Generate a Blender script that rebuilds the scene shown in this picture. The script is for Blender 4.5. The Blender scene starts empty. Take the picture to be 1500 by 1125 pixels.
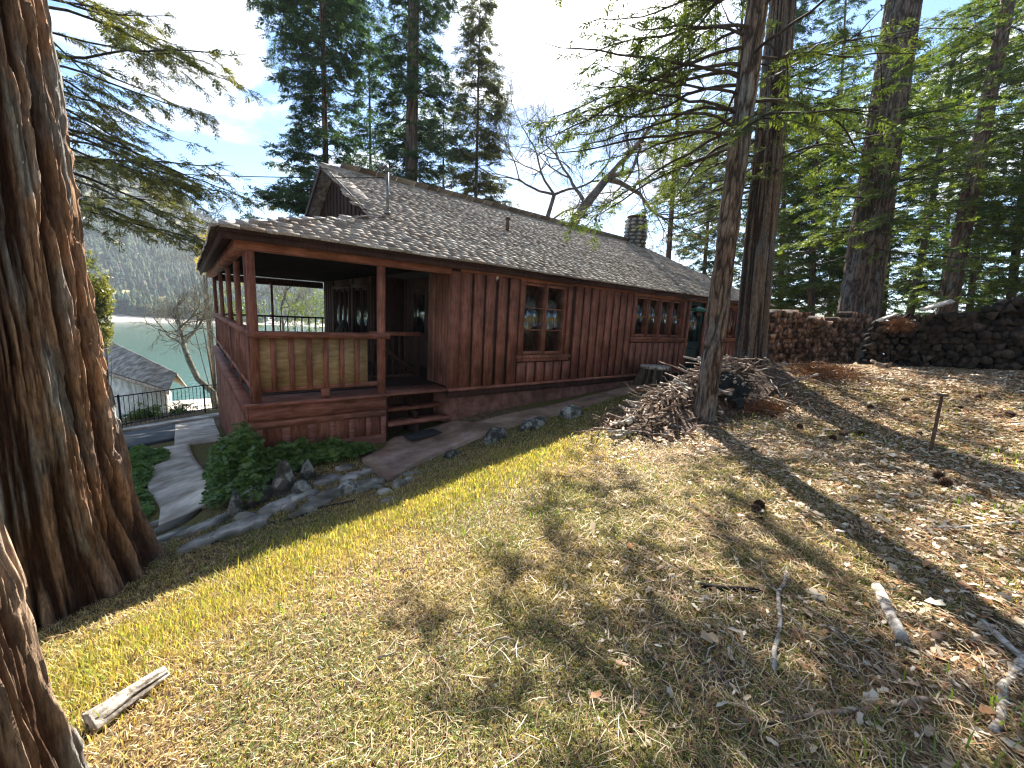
import bpy, math, random
import numpy as np
from mathutils import Vector, Matrix
rng = np.random.default_rng(7); random.seed(7)
PI = math.pi
scene = bpy.context.scene
COL = scene.collection
# ------------------------------------------------------------------ camera frame (fitted)
PW, PH, FPX = 1500.0, 1125.0, 592.57
PIT, ROL, YAW = math.radians(9.542), math.radians(3.017), math.radians(51.243)
CAMP = np.array([-0.53, -6.19, 1.33])
_F = np.array([math.cos(PIT)*math.cos(YAW), math.cos(PIT)*math.sin(YAW), -math.sin(PIT)])
_R = np.cross(_F, [0, 0, 1.]); _R /= np.linalg.norm(_R); _U = np.cross(_R, _F)
CR = math.cos(ROL)*_R + math.sin(ROL)*_U
CU = -math.sin(ROL)*_R + math.cos(ROL)*_U
def pt(x, y, t):
    """world point seen at photo pixel x, y at forward distance t (metres)"""
    return CAMP + t*(_F + ((x-PW/2)/FPX)*CR - ((y-PH/2)/FPX)*CU)
cam_d = bpy.data.cameras.new('camera'); cam = bpy.data.objects.new('camera', cam_d); COL.objects.link(cam)
cam_d.sensor_width = 36; cam_d.lens = 36*FPX/PW; cam_d.clip_end = 5000; cam_d.clip_start = 0.05
M = Matrix.Identity(4)
for i in range(3):
    M[i][0] = CR[i]; M[i][1] = CU[i]; M[i][2] = -_F[i]; M[i][3] = CAMP[i]
cam.matrix_world = M
scene.camera = cam
# ------------------------------------------------------------------ noise
def _h(ix, iy, iz):
    h = (ix*374761393 + iy*668265263 + iz*2147483647 + 1013904223) & 0xffffffff
    h = ((h ^ (h >> 13))*1274126177) & 0xffffffff
    h = ((h ^ (h >> 16))*2246822519) & 0xffffffff
    return ((h ^ (h >> 15)) & 0xffffff)/float(0xffffff)
def vnoise(x, y, z=0.0):
    x, y, z = np.broadcast_arrays(np.asarray(x, float), np.asarray(y, float), np.asarray(z, float))
    fx, fy, fz = np.floor(x), np.floor(y), np.floor(z)
    ix, iy, iz = fx.astype(np.int64), fy.astype(np.int64), fz.astype(np.int64)
    tx, ty, tz = x-fx, y-fy, z-fz
    tx = tx*tx*(3-2*tx); ty = ty*ty*(3-2*ty); tz = tz*tz*(3-2*tz)
    r = 0
    for a in (0, 1):
        for b in (0, 1):
            for c in (0, 1):
                r = r + _h(ix+a, iy+b, iz+c)*(tx if a else 1-tx)*(ty if b else 1-ty)*(tz if c else 1-tz)
    return r
def fbm(x, y, z=0.0, o=4):
    s = 0; a = .5; f = 1.0; n = 0
    for k in range(o):
        s = s + a*vnoise(np.asarray(x)*f+17.3*k, np.asarray(y)*f-9.1*k, np.asarray(z)*f+3.7*k); n += a; a *= .5; f *= 2.03
    return s/n
def sstep(a, b, x):
    t = np.clip((np.asarray(x, float)-a)/(b-a), 0, 1); return t*t*(3-2*t)
# ------------------------------------------------------------------ terrain
CP = np.array([(-.5,-6.2,-.24),(.3,-5.3,-.3),(1.8,-6.4,-.2),(-.7,-4.36,-.5),(-1.,-4.1,-.56),(-1.2,-3,-.8),(-1.2,-2.2,-.95),(-.84,-1.5,-1.02),
 (.2,-2.35,-.78),(2,-2.1,-.62),(4,-1.95,-.42),(6,-3.1,-.25),(3,-4,-.3),(3.3,-1.05,-.6),(4.85,-1.2,-.42),(6.4,-.9,-.3),(8.2,-.4,-.22),(3.5,0,-.55),(11,-.3,-.16),(14,-.3,-.1),
 (9.5,-2.6,.42),(12.8,-5.4,.58),(14.,-6.5,.7),(12.4,-3.2,.5),(6.6,-5.74,.0),(9,-5.,.2),(1.3,-.7,-.84),(2.5,-.4,-.78),(1.3,-1.5,-.82),(0.3,-.1,-.78),(-.2,-.8,-1.0),
 (-.65,-.68,-1.18),(-.72,.2,-1.36),(-.96,2.2,-1.66),(-1.1,5.4,-1.98),(-1.1,6.7,-2.13),(-2.3,10.4,-2.62),(-.3,11.8,-2.65),(0,9,-2.5),(0,5,-1.9),(2,4,-1.6),(3,9,-2.6),(8,9,-2),(8,4,-1.),(15,9,-1.4),
 (-3,0,-1.5),(-4,5,-2.2),(-5,-5,-1.3),(-3,-6,-.95),(0,-9,.0),(6,-10,.5),(12,-10,.8),(-6,-10,-.7),(20,-5,.6),(20,0,.1),(22,9,-.8),(20,-11,.8)], float)
def _tps(r2): return 0.5*r2*np.log(r2+1e-9)
_n = len(CP)
_A = np.zeros((_n+3, _n+3)); _d2 = ((CP[:, None, :2]-CP[None, :, :2])**2).sum(-1)
_A[:_n, :_n] = _tps(_d2)+np.eye(_n)*.15; _A[:_n, _n] = 1; _A[:_n, _n+1:] = CP[:, :2]; _A[_n, :_n] = 1; _A[_n+1:, :_n] = CP[:, :2].T
_w = np.linalg.solve(_A, np.concatenate([CP[:, 2], np.zeros(3)]))
def gz(x, y):
    x = np.asarray(x, float); y = np.asarray(y, float); sh = np.broadcast(x, y).shape
    X = np.broadcast_to(x, sh).ravel(); Y = np.broadcast_to(y, sh).ravel()
    xc = np.clip(X, -8, 24); yc = np.clip(Y, -13, 13)
    z = np.full(X.shape, _w[_n]) + _w[_n+1]*xc + _w[_n+2]*yc
    for k in range(_n): z = z + _w[k]*_tps((xc-CP[k, 0])**2+(yc-CP[k, 1])**2)
    # beyond the yard: falls to the lake on +Y, gently down on +X
    dy = np.maximum(Y-12.5, 0)
    z = np.where(dy > 0, z+(-17.5-z)*(1-np.exp(-dy/48.)), z)
    dy = np.maximum(-12.5-Y, 0); z = z+9*(1-np.exp(-dy/14.))*sstep(-40, -6, X)
    dx = np.maximum(X-24, 0); z = z-6*(1-np.exp(-dx/45.))
    dx = np.maximum(-8-X, 0); z = z-9*(1-np.exp(-dx/40.))
    return z.reshape(sh)
def g1(x, y): return float(gz(np.array([x]), np.array([y]))[0])
def hit(x, y, off=0.0):
    """where the sight line through a photo pixel meets the terrain"""
    ts = np.geomspace(1., 60., 900); P = CAMP[None]+ts[:, None]*(pt(x, y, 1.)-CAMP)[None]
    d = P[:, 2]-gz(P[:, 0], P[:, 1])-off
    i = int(np.argmax(d < 0)) if (d < 0).any() else len(ts)-1
    return P[i]
# ------------------------------------------------------------------ mesh helpers
def mk(name, V, F, mat, parent=None, col=None, smooth=False, sharp=None):
    V = np.asarray(V, np.float32).reshape(-1, 3)
    me = bpy.data.meshes.new(name)
    if isinstance(F, np.ndarray):
        nf, k = F.shape; loops = F.ravel().astype(np.int32); starts = np.arange(nf, dtype=np.int32)*k
    else:
        nf = len(F); lens = np.array([len(f) for f in F], np.int32)
        loops = np.array([i for f in F for i in f], np.int32); starts = np.concatenate([[0], np.cumsum(lens)[:-1]]).astype(np.int32)
    if parent is not None: V = V-np.array(parent.matrix_world.translation if parent.parent else parent.location, np.float32)
    me.vertices.add(len(V)); me.vertices.foreach_set('co', V.ravel())
    me.loops.add(len(loops)); me.loops.foreach_set('vertex_index', loops)
    me.polygons.add(nf); me.polygons.foreach_set('loop_start', starts)
    me.update(calc_edges=True); me.validate()
    if smooth: me.polygons.foreach_set('use_smooth', np.ones(len(me.polygons), bool))
    if col is not None:
        a = me.color_attributes.new('col', 'FLOAT_COLOR', 'POINT')
        c = np.ones((len(V), 4), np.float32); c[:, :3] = col; a.data.foreach_set('color', c.ravel())
    me.materials.append(mat)
    o = bpy.data.objects.new(name, me); COL.objects.link(o)
    if parent is not None: o.parent = parent
    return o
def thing(name, label, cat, loc=(0, 0, 0), group=None):
    o = bpy.data.objects.new(name, None); COL.objects.link(o); o.location = loc; o.empty_display_size = .1
    o['label'] = label; o['category'] = cat
    if group: o['group'] = group
    return o
def tag(o, label, cat, group=None, kind=None):
    o['label'] = label; o['category'] = cat
    if group: o['group'] = group
    if kind: o['kind'] = kind
    return o
def recenter(o):
    """move a mesh thing's origin to its base"""
    me = o.data; n = len(me.vertices); co = np.empty(n*3, np.float32); me.vertices.foreach_get('co', co); co = co.reshape(-1, 3)
    c = np.array([(co[:, 0].min()+co[:, 0].max())/2, (co[:, 1].min()+co[:, 1].max())/2, co[:, 2].min()], np.float32)
    me.vertices.foreach_set('co', (co-c).ravel()); me.update(); o.location = [float(v) for v in c]
    return o
class MB:
    def __init__(s): s.V = []; s.F = []; s.n = 0
    def add(s, V, F):
        V = np.asarray(V, float); s.V.append(V); s.F += [tuple(int(i)+s.n for i in f) for f in F]; s.n += len(V)
    def box(s, x0, x1, y0, y1, z0, z1):
        V = [(x0,y0,z0),(x1,y0,z0),(x1,y1,z0),(x0,y1,z0),(x0,y0,z1),(x1,y0,z1),(x1,y1,z1),(x0,y1,z1)]
        s.add(V, [(0,3,2,1),(4,5,6,7),(0,1,5,4),(1,2,6,5),(2,3,7,6),(3,0,4,7)])
    def beam(s, a, b, w, h, up=(0, 0, 1)):
        a = np.array(a, float); b = np.array(b, float); d = b-a; d /= np.linalg.norm(d)
        r = np.cross(d, up); r /= np.linalg.norm(r); u = np.cross(r, d)
        V = [p+sx*r*w/2+sz*u*h/2 for p in (a, b) for sx, sz in ((-1,-1),(1,-1),(1,1),(-1,1))]
        s.add(V, [(0,3,2,1),(4,5,6,7),(0,1,5,4),(1,2,6,5),(2,3,7,6),(3,0,4,7)])
    def prism(s, poly, z0, z1):
        """poly: (x,y) list counter-clockwise; z0,z1 numbers or functions"""
        n = len(poly); f0 = z0 if callable(z0) else (lambda x, y: z0); f1 = z1 if callable(z1) else (lambda x, y: z1)
        V = [(x, y, f0(x, y)) for x, y in poly]+[(x, y, f1(x, y)) for x, y in poly]
        s.add(V, [tuple(range(n-1, -1, -1)), tuple(range(n, 2*n))]+[(i, (i+1) % n, n+(i+1) % n, n+i) for i in range(n)])
    def tube(s, P, R, k=6, caps=True):
        P = np.asarray(P, float); n = len(P); R = np.broadcast_to(np.asarray(R, float), (n,))
        T = np.gradient(P, axis=0); T /= np.linalg.norm(T, axis=1, keepdims=True)+1e-9
        ref = np.array([.3, .2, 1.]) if abs(T[0][2]) < .9 else np.array([1., .1, 0])
        A = np.cross(T, ref); A /= np.linalg.norm(A, axis=1, keepdims=True)+1e-9; B = np.cross(T, A)
        th = np.arange(k)*2*PI/k
        V = P[:, None]+R[:, None, None]*(A[:, None]*np.cos(th)[None, :, None]+B[:, None]*np.sin(th)[None, :, None])
        F = [(i*k+j, i*k+(j+1) % k, (i+1)*k+(j+1) % k, (i+1)*k+j) for i in range(n-1) for j in range(k)]
        if caps: F += [tuple(range(k-1, -1, -1)), tuple((n-1)*k+j for j in range(k))]
        s.add(V.reshape(-1, 3), F)
    def build(s, name, mat, parent=None, smooth=False):
        return mk(name, np.concatenate(s.V), s.F, mat, parent, smooth=smooth)
def boxo(name, b, mat, parent=None):
    m = MB(); m.box(*b); return m.build(name, mat, parent)
# ------------------------------------------------------------------ materials
def newmat(name):
    m = bpy.data.materials.new(name); m.use_nodes = True; nt = m.node_tree; nt.nodes.clear()
    out = nt.nodes.new('ShaderNodeOutputMaterial'); return m, nt, out
def N(nt, t, **kw):
    n = nt.nodes.new(t)
    for k, v in kw.items():
        if k.startswith('_'): setattr(n, k[1:], v)
        else: n.inputs[k.replace('__', ' ')].default_value = v
    return n
def ramp(nt, fac, stops, k=.5):
    stops = [(.5+(p-.5)*k, c) for p, c in stops]
    r = nt.nodes.new('ShaderNodeValToRGB'); e = r.color_ramp.elements
    while len(e) < len(stops): e.new(.5)
    for el, (p, c) in zip(e, stops): el.position = p; el.color = (*c, 1)
    nt.links.new(fac, r.inputs[0]); return r.outputs[0]
def coords(nt, sc=(1, 1, 1), world=False):
    tc = nt.nodes.new('ShaderNodeTexCoord'); mp = N(nt, 'ShaderNodeMapping'); mp.inputs['Scale'].default_value = sc
    if world:
        g = nt.nodes.new('ShaderNodeNewGeometry'); nt.links.new(g.outputs['Position'], mp.inputs[0])
    else: nt.links.new(tc.outputs['Object'], mp.inputs[0])
    return mp.outputs[0]
def noise(nt, vec, s, d=5, r=.6, w=0.):
    n = N(nt, 'ShaderNodeTexNoise', Scale=s, Detail=d, Roughness=r, Distortion=w); nt.links.new(vec, n.inputs['Vector']); return n.outputs[0]
def mixc(nt, a, b, f, mode='MIX'):
    m = nt.nodes.new('ShaderNodeMix'); m.data_type = 'RGBA'; m.blend_type = mode
    for s, i in ((f, 0), (a, 6), (b, 7)):
        if isinstance(s, (int, float)): m.inputs[i].default_value = s
        elif isinstance(s, tuple): m.inputs[i].default_value = (*s, 1)
        else: nt.links.new(s, m.inputs[i])
    return m.outputs[2]
def bump(nt, h, st, dist=.01):
    b = N(nt, 'ShaderNodeBump', Strength=st, Distance=dist); nt.links.new(h, b.inputs['Height']); return b.outputs[0]
def solid(name, stops, sc=(1, 1, 1), ns=8., rough=.8, bmp=.3, bs=None, bd=.01, spec=.3, world=True, rnd=0., metal=0.):
    m, nt, out = newmat(name); v = coords(nt, sc, world)
    n = noise(nt, v, ns); c = ramp(nt, n, stops)
    bl = ramp(nt, noise(nt, coords(nt, (1, 1, 1), True), 1.7, 5, .65), [(.3, (.72, .70, .68)), (.5, (1., 1., 1.)), (.72, (1.22, 1.22, 1.24))]); c = mixc(nt, c, bl, 1., 'MULTIPLY')
    if rnd:
        oi = nt.nodes.new('ShaderNodeObjectInfo'); mr = N(nt, 'ShaderNodeMapRange'); mr.inputs[3].default_value = 1-rnd; mr.inputs[4].default_value = 1+rnd
        nt.links.new(oi.outputs['Random'], mr.inputs[0]); hs = nt.nodes.new('ShaderNodeHueSaturation'); nt.links.new(mr.outputs[0], hs.inputs['Value']); nt.links.new(c, hs.inputs['Color']); c = hs.outputs[0]
    p = N(nt, 'ShaderNodeBsdfPrincipled', Roughness=rough, Metallic=metal); p.inputs['Specular IOR Level'].default_value = spec
    nt.links.new(c, p.inputs['Base Color'])
    if bmp: nt.links.new(bump(nt, noise(nt, v, bs or ns*3, 6, .7), bmp, bd), p.inputs['Normal'])
    nt.links.new(p.outputs[0], out.inputs[0]); return m
def leafmat(name, ca, cb, trans=.5, ns=3., attr=False, tint=(1.25, 1.2, .5)):
    m, nt, out = newmat(name)
    if attr:
        a = nt.nodes.new('ShaderNodeAttribute'); a.attribute_name = 'col'; c = a.outputs['Color']
    else:
        n = noise(nt, coords(nt, (1, 1, 1), True), ns, 4, .7); c = ramp(nt, n, [(.3, ca), (.7, cb)])
    d = N(nt, 'ShaderNodeBsdfDiffuse'); t = N(nt, 'ShaderNodeBsdfTranslucent'); g = N(nt, 'ShaderNodeBsdfGlossy', Roughness=.45)
    g.inputs['Color'].default_value = (.6, .6, .6, 1)
    nt.links.new(c, d.inputs[0]); nt.links.new(mixc(nt, c, tint, 1., 'MULTIPLY'), t.inputs[0])
    mx = N(nt, 'ShaderNodeMixShader'); mx.inputs[0].default_value = trans
    nt.links.new(d.outputs[0], mx.inputs[1]); nt.links.new(t.outputs[0], mx.inputs[2])
    m2 = N(nt, 'ShaderNodeMixShader'); m2.inputs[0].default_value = .05
    nt.links.new(mx.outputs[0], m2.inputs[1]); nt.links.new(g.outputs[0], m2.inputs[2]); nt.links.new(m2.outputs[0], out.inputs[0]); return m
def attrmat(name, ns=60., rough=.9, bmp=.4, sc=(1, 1, 1), bd=.004, var=.35):
    m, nt, out = newmat(name); a = nt.nodes.new('ShaderNodeAttribute'); a.attribute_name = 'col'
    v = coords(nt, sc, True); n = noise(nt, v, ns, 5, .7)
    f = ramp(nt, n, [(.25, (1-var,)*3), (.75, (1+var*.6,)*3)])
    c = mixc(nt, a.outputs['Color'], f, 1., 'MULTIPLY'); p = N(nt, 'ShaderNodeBsdfPrincipled', Roughness=rough)
    p.inputs['Specular IOR Level'].default_value = .2
    nt.links.new(c, p.inputs['Base Color']); nt.links.new(bump(nt, n, bmp, bd), p.inputs['Normal']); nt.links.new(p.outputs[0], out.inputs[0]); return m
# painted red-brown siding (grain runs along z)
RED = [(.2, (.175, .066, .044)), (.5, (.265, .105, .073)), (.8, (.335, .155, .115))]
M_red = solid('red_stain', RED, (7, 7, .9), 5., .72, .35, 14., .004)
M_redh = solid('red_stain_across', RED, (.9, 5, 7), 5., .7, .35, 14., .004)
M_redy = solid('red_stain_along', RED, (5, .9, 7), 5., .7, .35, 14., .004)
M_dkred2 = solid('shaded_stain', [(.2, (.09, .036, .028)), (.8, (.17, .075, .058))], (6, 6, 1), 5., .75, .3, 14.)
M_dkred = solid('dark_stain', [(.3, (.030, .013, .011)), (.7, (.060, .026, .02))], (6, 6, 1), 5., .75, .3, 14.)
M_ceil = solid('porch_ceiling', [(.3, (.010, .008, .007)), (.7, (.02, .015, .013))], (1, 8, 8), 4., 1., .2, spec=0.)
M_found = solid('foundation', [(.3, (.12, .055, .042)), (.7, (.2, .1, .075))], (1, 1, 1), 6., .9, .5, 40.)
M_panel = solid('tan_sheet', [(.25, (.30, .205, .10)), (.75, (.44, .33, .18))], (2, 2, 9), 2.5, .8, .15, 30.)
M_shing = attrmat('cedar_shakes', 35., .85, .8, (1.5, .6, 1), .006, .45)
M_shing2 = solid('weathered_shake', [(.3, (.16, .13, .11)), (.7, (.34, .3, .26))], (1.5, .6, 1), 9., .85, .7, 30.)
M_stone = solid('chimney_stone', [(.3, (.22, .2, .17)), (.7, (.4, .36, .3))], (1, 1, 1), 5., .85, .5, 20.)
M_mortar = solid('mortar', [(.3, (.05, .045, .04)), (.7, (.1, .09, .08))], (1, 1, 1), 9.)
M_metal = solid('galvanised_metal', [(.3, (.16, .16, .16)), (.7, (.26, .26, .25))], (1, 1, 1), 9., .45, .1, metal=.6)
M_rust = solid('rusty_metal', [(.3, (.08, .045, .03)), (.7, (.15, .09, .06))], (1, 1, 1), 20., .7, .3)
M_green = solid('green_enamel', [(.3, (.02, .11, .07)), (.7, (.04, .17, .11))], (1, 1, 1), 6., .35, .05)
M_teal = solid('teal_door_paint', [(.3, (.014, .04, .045)), (.7, (.022, .06, .065))], (3, 3, 1), 5., .5, .15)
M_black = solid('black_iron', [(.3, (.012, .012, .012)), (.7, (.025, .024, .022))], (1, 1, 1), 9., .5, .1)
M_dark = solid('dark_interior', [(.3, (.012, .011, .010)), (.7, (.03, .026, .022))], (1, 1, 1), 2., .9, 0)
M_conc = solid('grey_concrete', [(.2, (.33, .275, .215)), (.5, (.45, .39, .315)), (.8, (.56, .50, .415))], (1, 1, 1), 2.5, .9, .5, 30.)
M_redc = solid('tinted_concrete', [(.25, (.20, .125, .085)), (.6, (.30, .20, .145)), (.8, (.38, .28, .22))], (1, 1, 1), 2.2, .88, .4, 40.)
M_asph = solid('asphalt', [(.3, (.045, .052, .058)), (.7, (.075, .085, .09))], (1, 1, 1), 1.2, .85, .5, 60.)
M_flag = solid('flagstone', [(.3, (.13, .12, .09)), (.55, (.22, .2, .16)), (.75, (.4, .36, .3))], (1, 1, 1), 3.5, .85, .7, 12., .02, rnd=.2)
M_rock = solid('lichen_rock', [(.3, (.05, .048, .042)), (.52, (.12, .12, .105)), (.66, (.34, .34, .30)), (.8, (.2, .2, .17))], (1, 1, 1), 7., .9, .9, 22., .02, rnd=.25)
M_rubber = solid('rubber_mat', [(.3, (.018, .02, .022)), (.7, (.035, .037, .04))], (1, 1, 1), 60., .8, .5)
M_tarp = solid('black_plastic', [(.3, (.010, .011, .010)), (.7, (.03, .032, .03))], (1, 1, 1), 3., .75, .4, 8., .02, spec=.15)
M_stick = solid('dead_wood', [(.25, (.07, .045, .032)), (.5, (.20, .135, .095)), (.75, (.42, .32, .24))], (2, 2, 2), 4., .85, .5, 30., rnd=.3)
M_greywood = solid('weathered_wood', [(.25, (.12, .10, .08)), (.5, (.35, .31, .26)), (.75, (.55, .5, .43))], (3, 3, 3), 6., .85, .7, 20., rnd=.15)
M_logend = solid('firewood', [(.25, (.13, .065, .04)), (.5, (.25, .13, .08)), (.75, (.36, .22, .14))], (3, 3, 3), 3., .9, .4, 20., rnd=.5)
M_logdk = solid('shaded_and_charred_wood', [(.3, (.016, .012, .010)), (.7, (.045, .034, .026))], (3, 3, 3), 3., .9, .5, 20., rnd=.5)  # near-black colour carries the shade of the backlit stack; also the black stick
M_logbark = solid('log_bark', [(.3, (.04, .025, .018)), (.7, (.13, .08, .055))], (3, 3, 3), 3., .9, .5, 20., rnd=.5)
M_logend2 = solid('shaded_log_end', [(.3, (.022, .016, .012)), (.7, (.065, .046, .034))], (3, 3, 3), 3., .9, .5, 20., rnd=.6)  # cut ends coloured dark for the shade on the backlit stack
M_cone = solid('pine_cone_scales', [(.3, (.05, .025, .015)), (.7, (.11, .055, .03))], (1, 1, 1), 30., .8, .2)
M_cream = solid('cream_siding', [(.3, (.62, .6, .5)), (.7, (.75, .73, .62))], (1, 1, 1), 2., .7, .1)
M_groof = solid('grey_shingles', [(.3, (.2, .185, .16)), (.7, (.42, .39, .34))], (1, 1, 1), 3., .9, .4, 20.)
M_white = solid('white_pipe', [(.3, (.6, .6, .58)), (.7, (.75, .75, .72))], (1, 1, 1), 4., .5, 0)
M_bare = solid('bare_bark', [(.3, (.07, .06, .05)), (.7, (.15, .13, .11))], (1, 1, 1), 8., .9, .4)
M_bare2 = solid('mossy_bark', [(.3, (.10, .095, .07)), (.7, (.2, .19, .14))], (1, 1, 1), 8., .9, .4)
M_bark = attrmat('trunk_bark', 60., .92, 1., (1, 1, .16), .012, .5)
M_twig = solid('branch_bark', [(.3, (.035, .026, .02)), (.7, (.075, .058, .045))], (1, 1, 1), 8., .9, .3)
M_cedar = leafmat('cedar_leaves', (.045, .075, .022), (.11, .145, .038), .45, 1.8)
M_cedary = leafmat('sunny_cedar_leaves', (.07, .09, .024), (.19, .19, .045), .52, 1.5)
M_fir = leafmat('fir_needles', (.022, .058, .030), (.06, .115, .048), .42, 1.2)
M_pine = leafmat('pine_needles', (.05, .065, .03), (.12, .13, .05), .45, 1.5)
M_oak = leafmat('broad_leaves', (.06, .11, .028), (.15, .20, .045), .5, 1.2)
M_rustn = leafmat('rusty_needles', (.09, .035, .016), (.22, .10, .045), .15, 9.)
M_yel = leafmat('yellow_leaves', (.35, .26, .02), (.55, .42, .03), .5, 2.)
M_ivy = leafmat('ivy_leaves', (.05, .11, .022), (.16, .26, .06), .3, 9.)
M_ivy2 = leafmat('bright_ivy_leaves', (.07, .16, .025), (.17, .32, .06), .4, 9.)
M_grass = leafmat('grass_blades', None, None, .5, attr=True, tint=(1.25, 1.15, .6))
M_litter = leafmat('litter', None, None, .15, attr=True, tint=(1.1, 1., .7))
M_wood_far = attrmat('far_wood', .8, 1., 0.3, (1, 1, 1), .2, .5)
def glassmat(name, refl=.35):
    m, nt, out = newmat(name); g = N(nt, 'ShaderNodeBsdfGlossy', Roughness=.015); g.inputs[0].default_value = (.85, .9, .9, 1)
    t = N(nt, 'ShaderNodeBsdfTransparent'); t.inputs[0].default_value = (.75, .8, .78, 1)
    fr = N(nt, 'ShaderNodeFresnel', IOR=1.5); ma = N(nt, 'ShaderNodeMath', _operation='MULTIPLY_ADD'); ma.inputs[1].default_value = 1.1; ma.inputs[2].default_value = refl*.18
    nt.links.new(fr.outputs[0], ma.inputs[0]); ma.use_clamp = True
    mx = N(nt, 'ShaderNodeMixShader'); nt.links.new(ma.outputs[0], mx.inputs[0]); nt.links.new(t.outputs[0], mx.inputs[1]); nt.links.new(g.outputs[0], mx.inputs[2])
    nt.links.new(mx.outputs[0], out.inputs[0]); return m
M_glass = glassmat('window_glass')
# ground
def groundmat():
    m, nt, out = newmat('yard_soil'); v = coords(nt, (1, 1, 1), True)
    n1 = noise(nt, v, .55, 6, .65); n2 = noise(nt, v, 9., 6, .75); n3 = noise(nt, v, 60., 5, .8)
    litter = ramp(nt, n3, [(.28, (.035, .022, .013)), (.45, (.13, .085, .05)), (.6, (.26, .19, .11)), (.75, (.42, .34, .23))])
    soil = ramp(nt, n2, [(.3, (.045, .03, .02)), (.7, (.12, .08, .05))])
    grass = ramp(nt, n3, [(.3, (.05, .05, .012)), (.6, (.17, .15, .04)), (.8, (.3, .26, .08))])
    c = mixc(nt, soil, litter, ramp(nt, n2, [(.35, (.35,)*3), (.6, (1,)*3)]))
    c = mixc(nt, c, grass, ramp(nt, n1, [(.42, (0,)*3), (.6, (.8,)*3)]))
    p = N(nt, 'ShaderNodeBsdfPrincipled', Roughness=.95); p.inputs['Specular IOR Level'].default_value = .1
    nt.links.new(c, p.inputs['Base Color']); nt.links.new(bump(nt, n3, .9, .02), p.inputs['Normal']); nt.links.new(p.outputs[0], out.inputs[0]); return m
M_ground = groundmat()
M_debris = solid('bark_debris', [(.3, (.03, .02, .014)), (.5, (.10, .06, .04)), (.7, (.22, .15, .10))], (1, 1, 1), 22., .95, 1., 45., .02)
def hillmat():
    m, nt, out = newmat('hillside'); v = coords(nt, (1, 1, 1), True)
    n1 = noise(nt, v, .012, 6, .6); n2 = noise(nt, v, .12, 6, .7)
    c = mixc(nt, ramp(nt, n2, [(.35, (.06, .07, .03)), (.65, (.15, .14, .06))]), ramp(nt, n2, [(.35, (.2, .19, .07)), (.7, (.32, .28, .13))]), ramp(nt, n1, [(.42, (0,)*3), (.58, (1,)*3)]))
    g = nt.nodes.new('ShaderNodeNewGeometry'); sx = nt.nodes.new('ShaderNodeSeparateXYZ'); nt.links.new(g.outputs['Position'], sx.inputs[0])
    mr = N(nt, 'ShaderNodeMapRange'); mr.inputs[1].default_value = -10.2; mr.inputs[2].default_value = -8.; nt.links.new(sx.outputs[2], mr.inputs[0])
    c = mixc(nt, (.27, .25, .22), c, mr.outputs[0])
    p = N(nt, 'ShaderNodeBsdfPrincipled', Roughness=.95); nt.links.new(c, p.inputs['Base Color']); nt.links.new(p.outputs[0], out.inputs[0]); return m
M_hill = hillmat()
def watermat():
    m, nt, out = newmat('lake_water'); v = coords(nt, (1, .35, 1), True)
    p = N(nt, 'ShaderNodeBsdfPrincipled', Roughness=.12); p.inputs['Base Color'].default_value = (.026, .078, .056, 1); p.inputs['IOR'].default_value = 1.33
    nt.links.new(bump(nt, noise(nt, v, 1.6, 4, .6), .5, .25), p.inputs['Normal']); nt.links.new(p.outputs[0], out.inputs[0]); return m
M_water = watermat()
#@@WORLD
SUN_AZ, SUN_EL = math.radians(44), math.radians(42)
SD = np.array([math.cos(SUN_EL)*math.cos(SUN_AZ), math.cos(SUN_EL)*math.sin(SUN_AZ), math.sin(SUN_EL)])
w = bpy.data.worlds.new('World'); scene.world = w; w.use_nodes = True; nt = w.node_tree; nt.nodes.clear()
wo = nt.nodes.new('ShaderNodeOutputWorld'); bg = N(nt, 'ShaderNodeBackground', Strength=.10)
sky = nt.nodes.new('ShaderNodeTexSky'); sky.sky_type = 'NISHITA'; sky.sun_disc = False
sky.sun_elevation = SUN_EL; sky.sun_rotation = PI/2-SUN_AZ; sky.altitude = 1000; sky.air_density = 1.; sky.dust_density = .7; sky.ozone_density = 2.
tc = nt.nodes.new('ShaderNodeTexCoord'); sep = nt.nodes.new('ShaderNodeSeparateXYZ'); nt.links.new(tc.outputs['Generated'], sep.inputs[0])
zz = N(nt, 'ShaderNodeMath', _operation='ADD'); zz.inputs[1].default_value = .22; nt.links.new(sep.outputs[2], zz.inputs[0])
dv = N(nt, 'ShaderNodeVectorMath', _operation='DIVIDE'); cb = nt.nodes.new('ShaderNodeCombineXYZ')
for i in range(3): nt.links.new(zz.outputs[0], cb.inputs[i])
nt.links.new(tc.outputs['Generated'], dv.inputs[0]); nt.links.new(cb.outputs[0], dv.inputs[1])
cn = noise(nt, dv.outputs[0], 2.3, 7, .55, .3)
cm = ramp(nt, cn, [(.52, (0,)*3), (.62, (1,)*3)], 1.)
ccol = ramp(nt, noise(nt, dv.outputs[0], 4., 5, .6), [(.35, (2.0, 2.3, 2.9)), (.65, (5.2, 5.3, 5.4))], 1.)
dt = N(nt, 'ShaderNodeVectorMath', _operation='DOT_PRODUCT'); dt.inputs[1].default_value = tuple(SD); nt.links.new(tc.outputs['Generated'], dt.inputs[0])
gl = N(nt, 'ShaderNodeMapRange'); gl.inputs[1].default_value = .93; gl.inputs[2].default_value = 1.; gl.interpolation_type = 'SMOOTHSTEP'; nt.links.new(dt.outputs['Value'], gl.inputs[0])
cfac = N(nt, 'ShaderNodeMath', _operation='MAXIMUM'); nt.links.new(cm, cfac.inputs[0]); nt.links.new(gl.outputs[0], cfac.inputs[1])
cbr = mixc(nt, ccol, (14., 13.7, 13.2), gl.outputs[0])   # thin cloud lit from behind near the sun
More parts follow.
